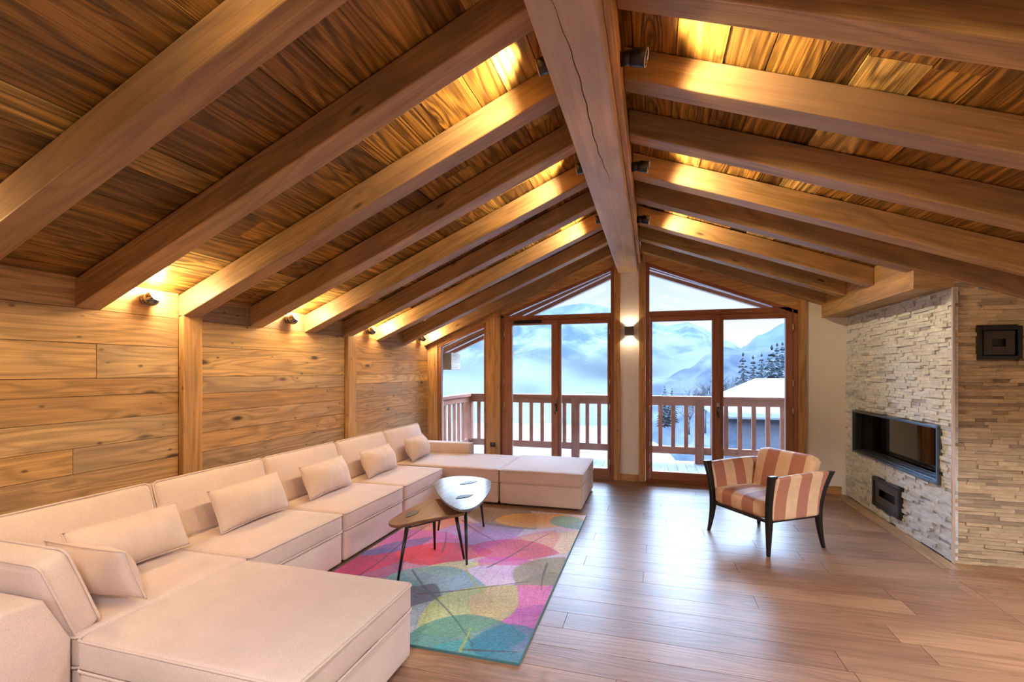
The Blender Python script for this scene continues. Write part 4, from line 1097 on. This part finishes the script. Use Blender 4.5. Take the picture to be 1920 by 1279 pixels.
for k,(px,yt,Y,h) in enumerate(((1305,705,60,7),(1322,692,64,8),(1340,672,70,10),(1362,664,72,10),(1380,672,60,9),(1425,676,64,9),(1292,716,58,6),(1468,690,50,6))):
    bare_tree(q(px)*Y,Y,1.5+el(px,yt)*Y-h,h,20+k,bl[k])
# neighbouring house
hs=empty('neighbour_house',(6.2,26,-4.5)); tag(hs,'neighbouring chalet with thick snow on its roof and dark timber wall','building')
b=MB(); b.box(3.4,11,25.5,31,-4.5,-.75,ax=0,rnd=.3); part(hs,b,'wall',[wood('dark_timber',[(0,srgb(44,52,66)),(1,srgb(52,60,74))],knots=0)])
b=MB()
e0,e1,er=24.6,32,3.0
R_=[(5.3,28,1.15),(9.6,28,1.15)]
E_=[(2.9,e0,-.35),(12,e0,-.35),(12,e1,-.35),(2.9,e1,-.35)]
vs=[(p[0],p[1],p[2]-.42) for p in E_]+E_+R_
fs=[(3,2,1,0),(0,1,5,4),(1,2,6,5),(2,3,7,6),(3,0,4,7),(4,5,9,8),(6,7,8,9),(5,6,9),(7,4,8)]
b.add(vs,fs,None,.5); rf=part(hs,b,'snow_covered_roof',[M_snow],.12)
def mound(name,x,y,z,sx,sy,sz,label,seed):
    vs=[];fs=[]; n=22
    for i in range(n+1):
        for j in range(n+1):
            u,v=-1+2*i/n,-1+2*j/n; r=min(1,math.hypot(u,v)); vs.append((u*sx,v*sy,sz*(math.cos(r*PI)*.5+.5)+.25*noise.fractal(Vector((u*2+seed,v*2,seed)),1,2,4)*(1-r)-0.05*r))
    for i in range(n):
        for j in range(n):
            a=i*(n+1)+j; fs.append((a,a+n+1,a+n+2,a+1))
    b=MB(); b.add(vs,fs,None,.5,0,True); o=b.build(name,[M_snow]); o.location=(x,y,z); tag(o,label,'snow')
mound('snow_mound',1.5,14.5,-3.6,2.4,2.6,2.3,'rounded snow mound seen through the balusters of the right door',1)
mound('snow_mound',-.2,22,-5.2,4.0,4,3.6,'snow slope seen through the right half of the left door',2)

# ------------------------------------------------------------------ world
W=bpy.data.worlds.new('winter_sky'); SC.world=W; W.use_nodes=True; nt=W.node_tree; nt.nodes.clear()
out=nt.nodes.new('ShaderNodeOutputWorld'); bg=nt.nodes.new('ShaderNodeBackground'); nt.links.new(bg.outputs[0],out.inputs[0])
tc=nt.nodes.new('ShaderNodeTexCoord'); sp=nt.nodes.new('ShaderNodeSeparateXYZ'); nt.links.new(tc.outputs['Generated'],sp.inputs[0])
col=ramp(nt, sp.outputs[2], [(0,(.93,.97,1,1)),(.06,(.86,.94,1,1)),(.2,(.62,.80,1,1)),(.3,(.46,.68,1,1)),(1,(.42,.64,1,1))])
st_=ramp(nt, sp.outputs[2], [(0,(.040,)*3+(1,)),(.21,(.036,)*3+(1,)),(.27,(.9,)*3+(1,)),(1,(1,)*3+(1,))])
nt.links.new(col,bg.inputs[0]); nt.links.new(mth(nt,'MULTIPLY',st_,25),bg.inputs[1])

# ------------------------------------------------------------------ camera
cd=bpy.data.cameras.new('camera'); cam=bpy.data.objects.new('camera',cd); COL.objects.link(cam)
cam.location=(0,0,1.5); cam.rotation_euler=(PI/2,0,math.atan(263/901)); cd.sensor_width=36; cd.sensor_fit='HORIZONTAL'
cd.lens=901/1920*36; cd.shift_y=56.5/1920; cd.clip_end=5000; cd.clip_start=.05
SC.camera=cam
vs_=SC.view_settings; SC.display_settings.display_device='sRGB'; vs_.view_transform='Standard'; vs_.look='None'; vs_.exposure=.4; vs_.gamma=1
try: vs_.use_curve_mapping=False
except Exception: pass
SC.cycles.max_bounces=7; SC.cycles.diffuse_bounces=4; SC.cycles.glossy_bounces=3; SC.cycles.transparent_max_bounces=12; SC.cycles.caustics_reflective=False; SC.cycles.caustics_refractive=False; SC.cycles.sample_clamp_indirect=6
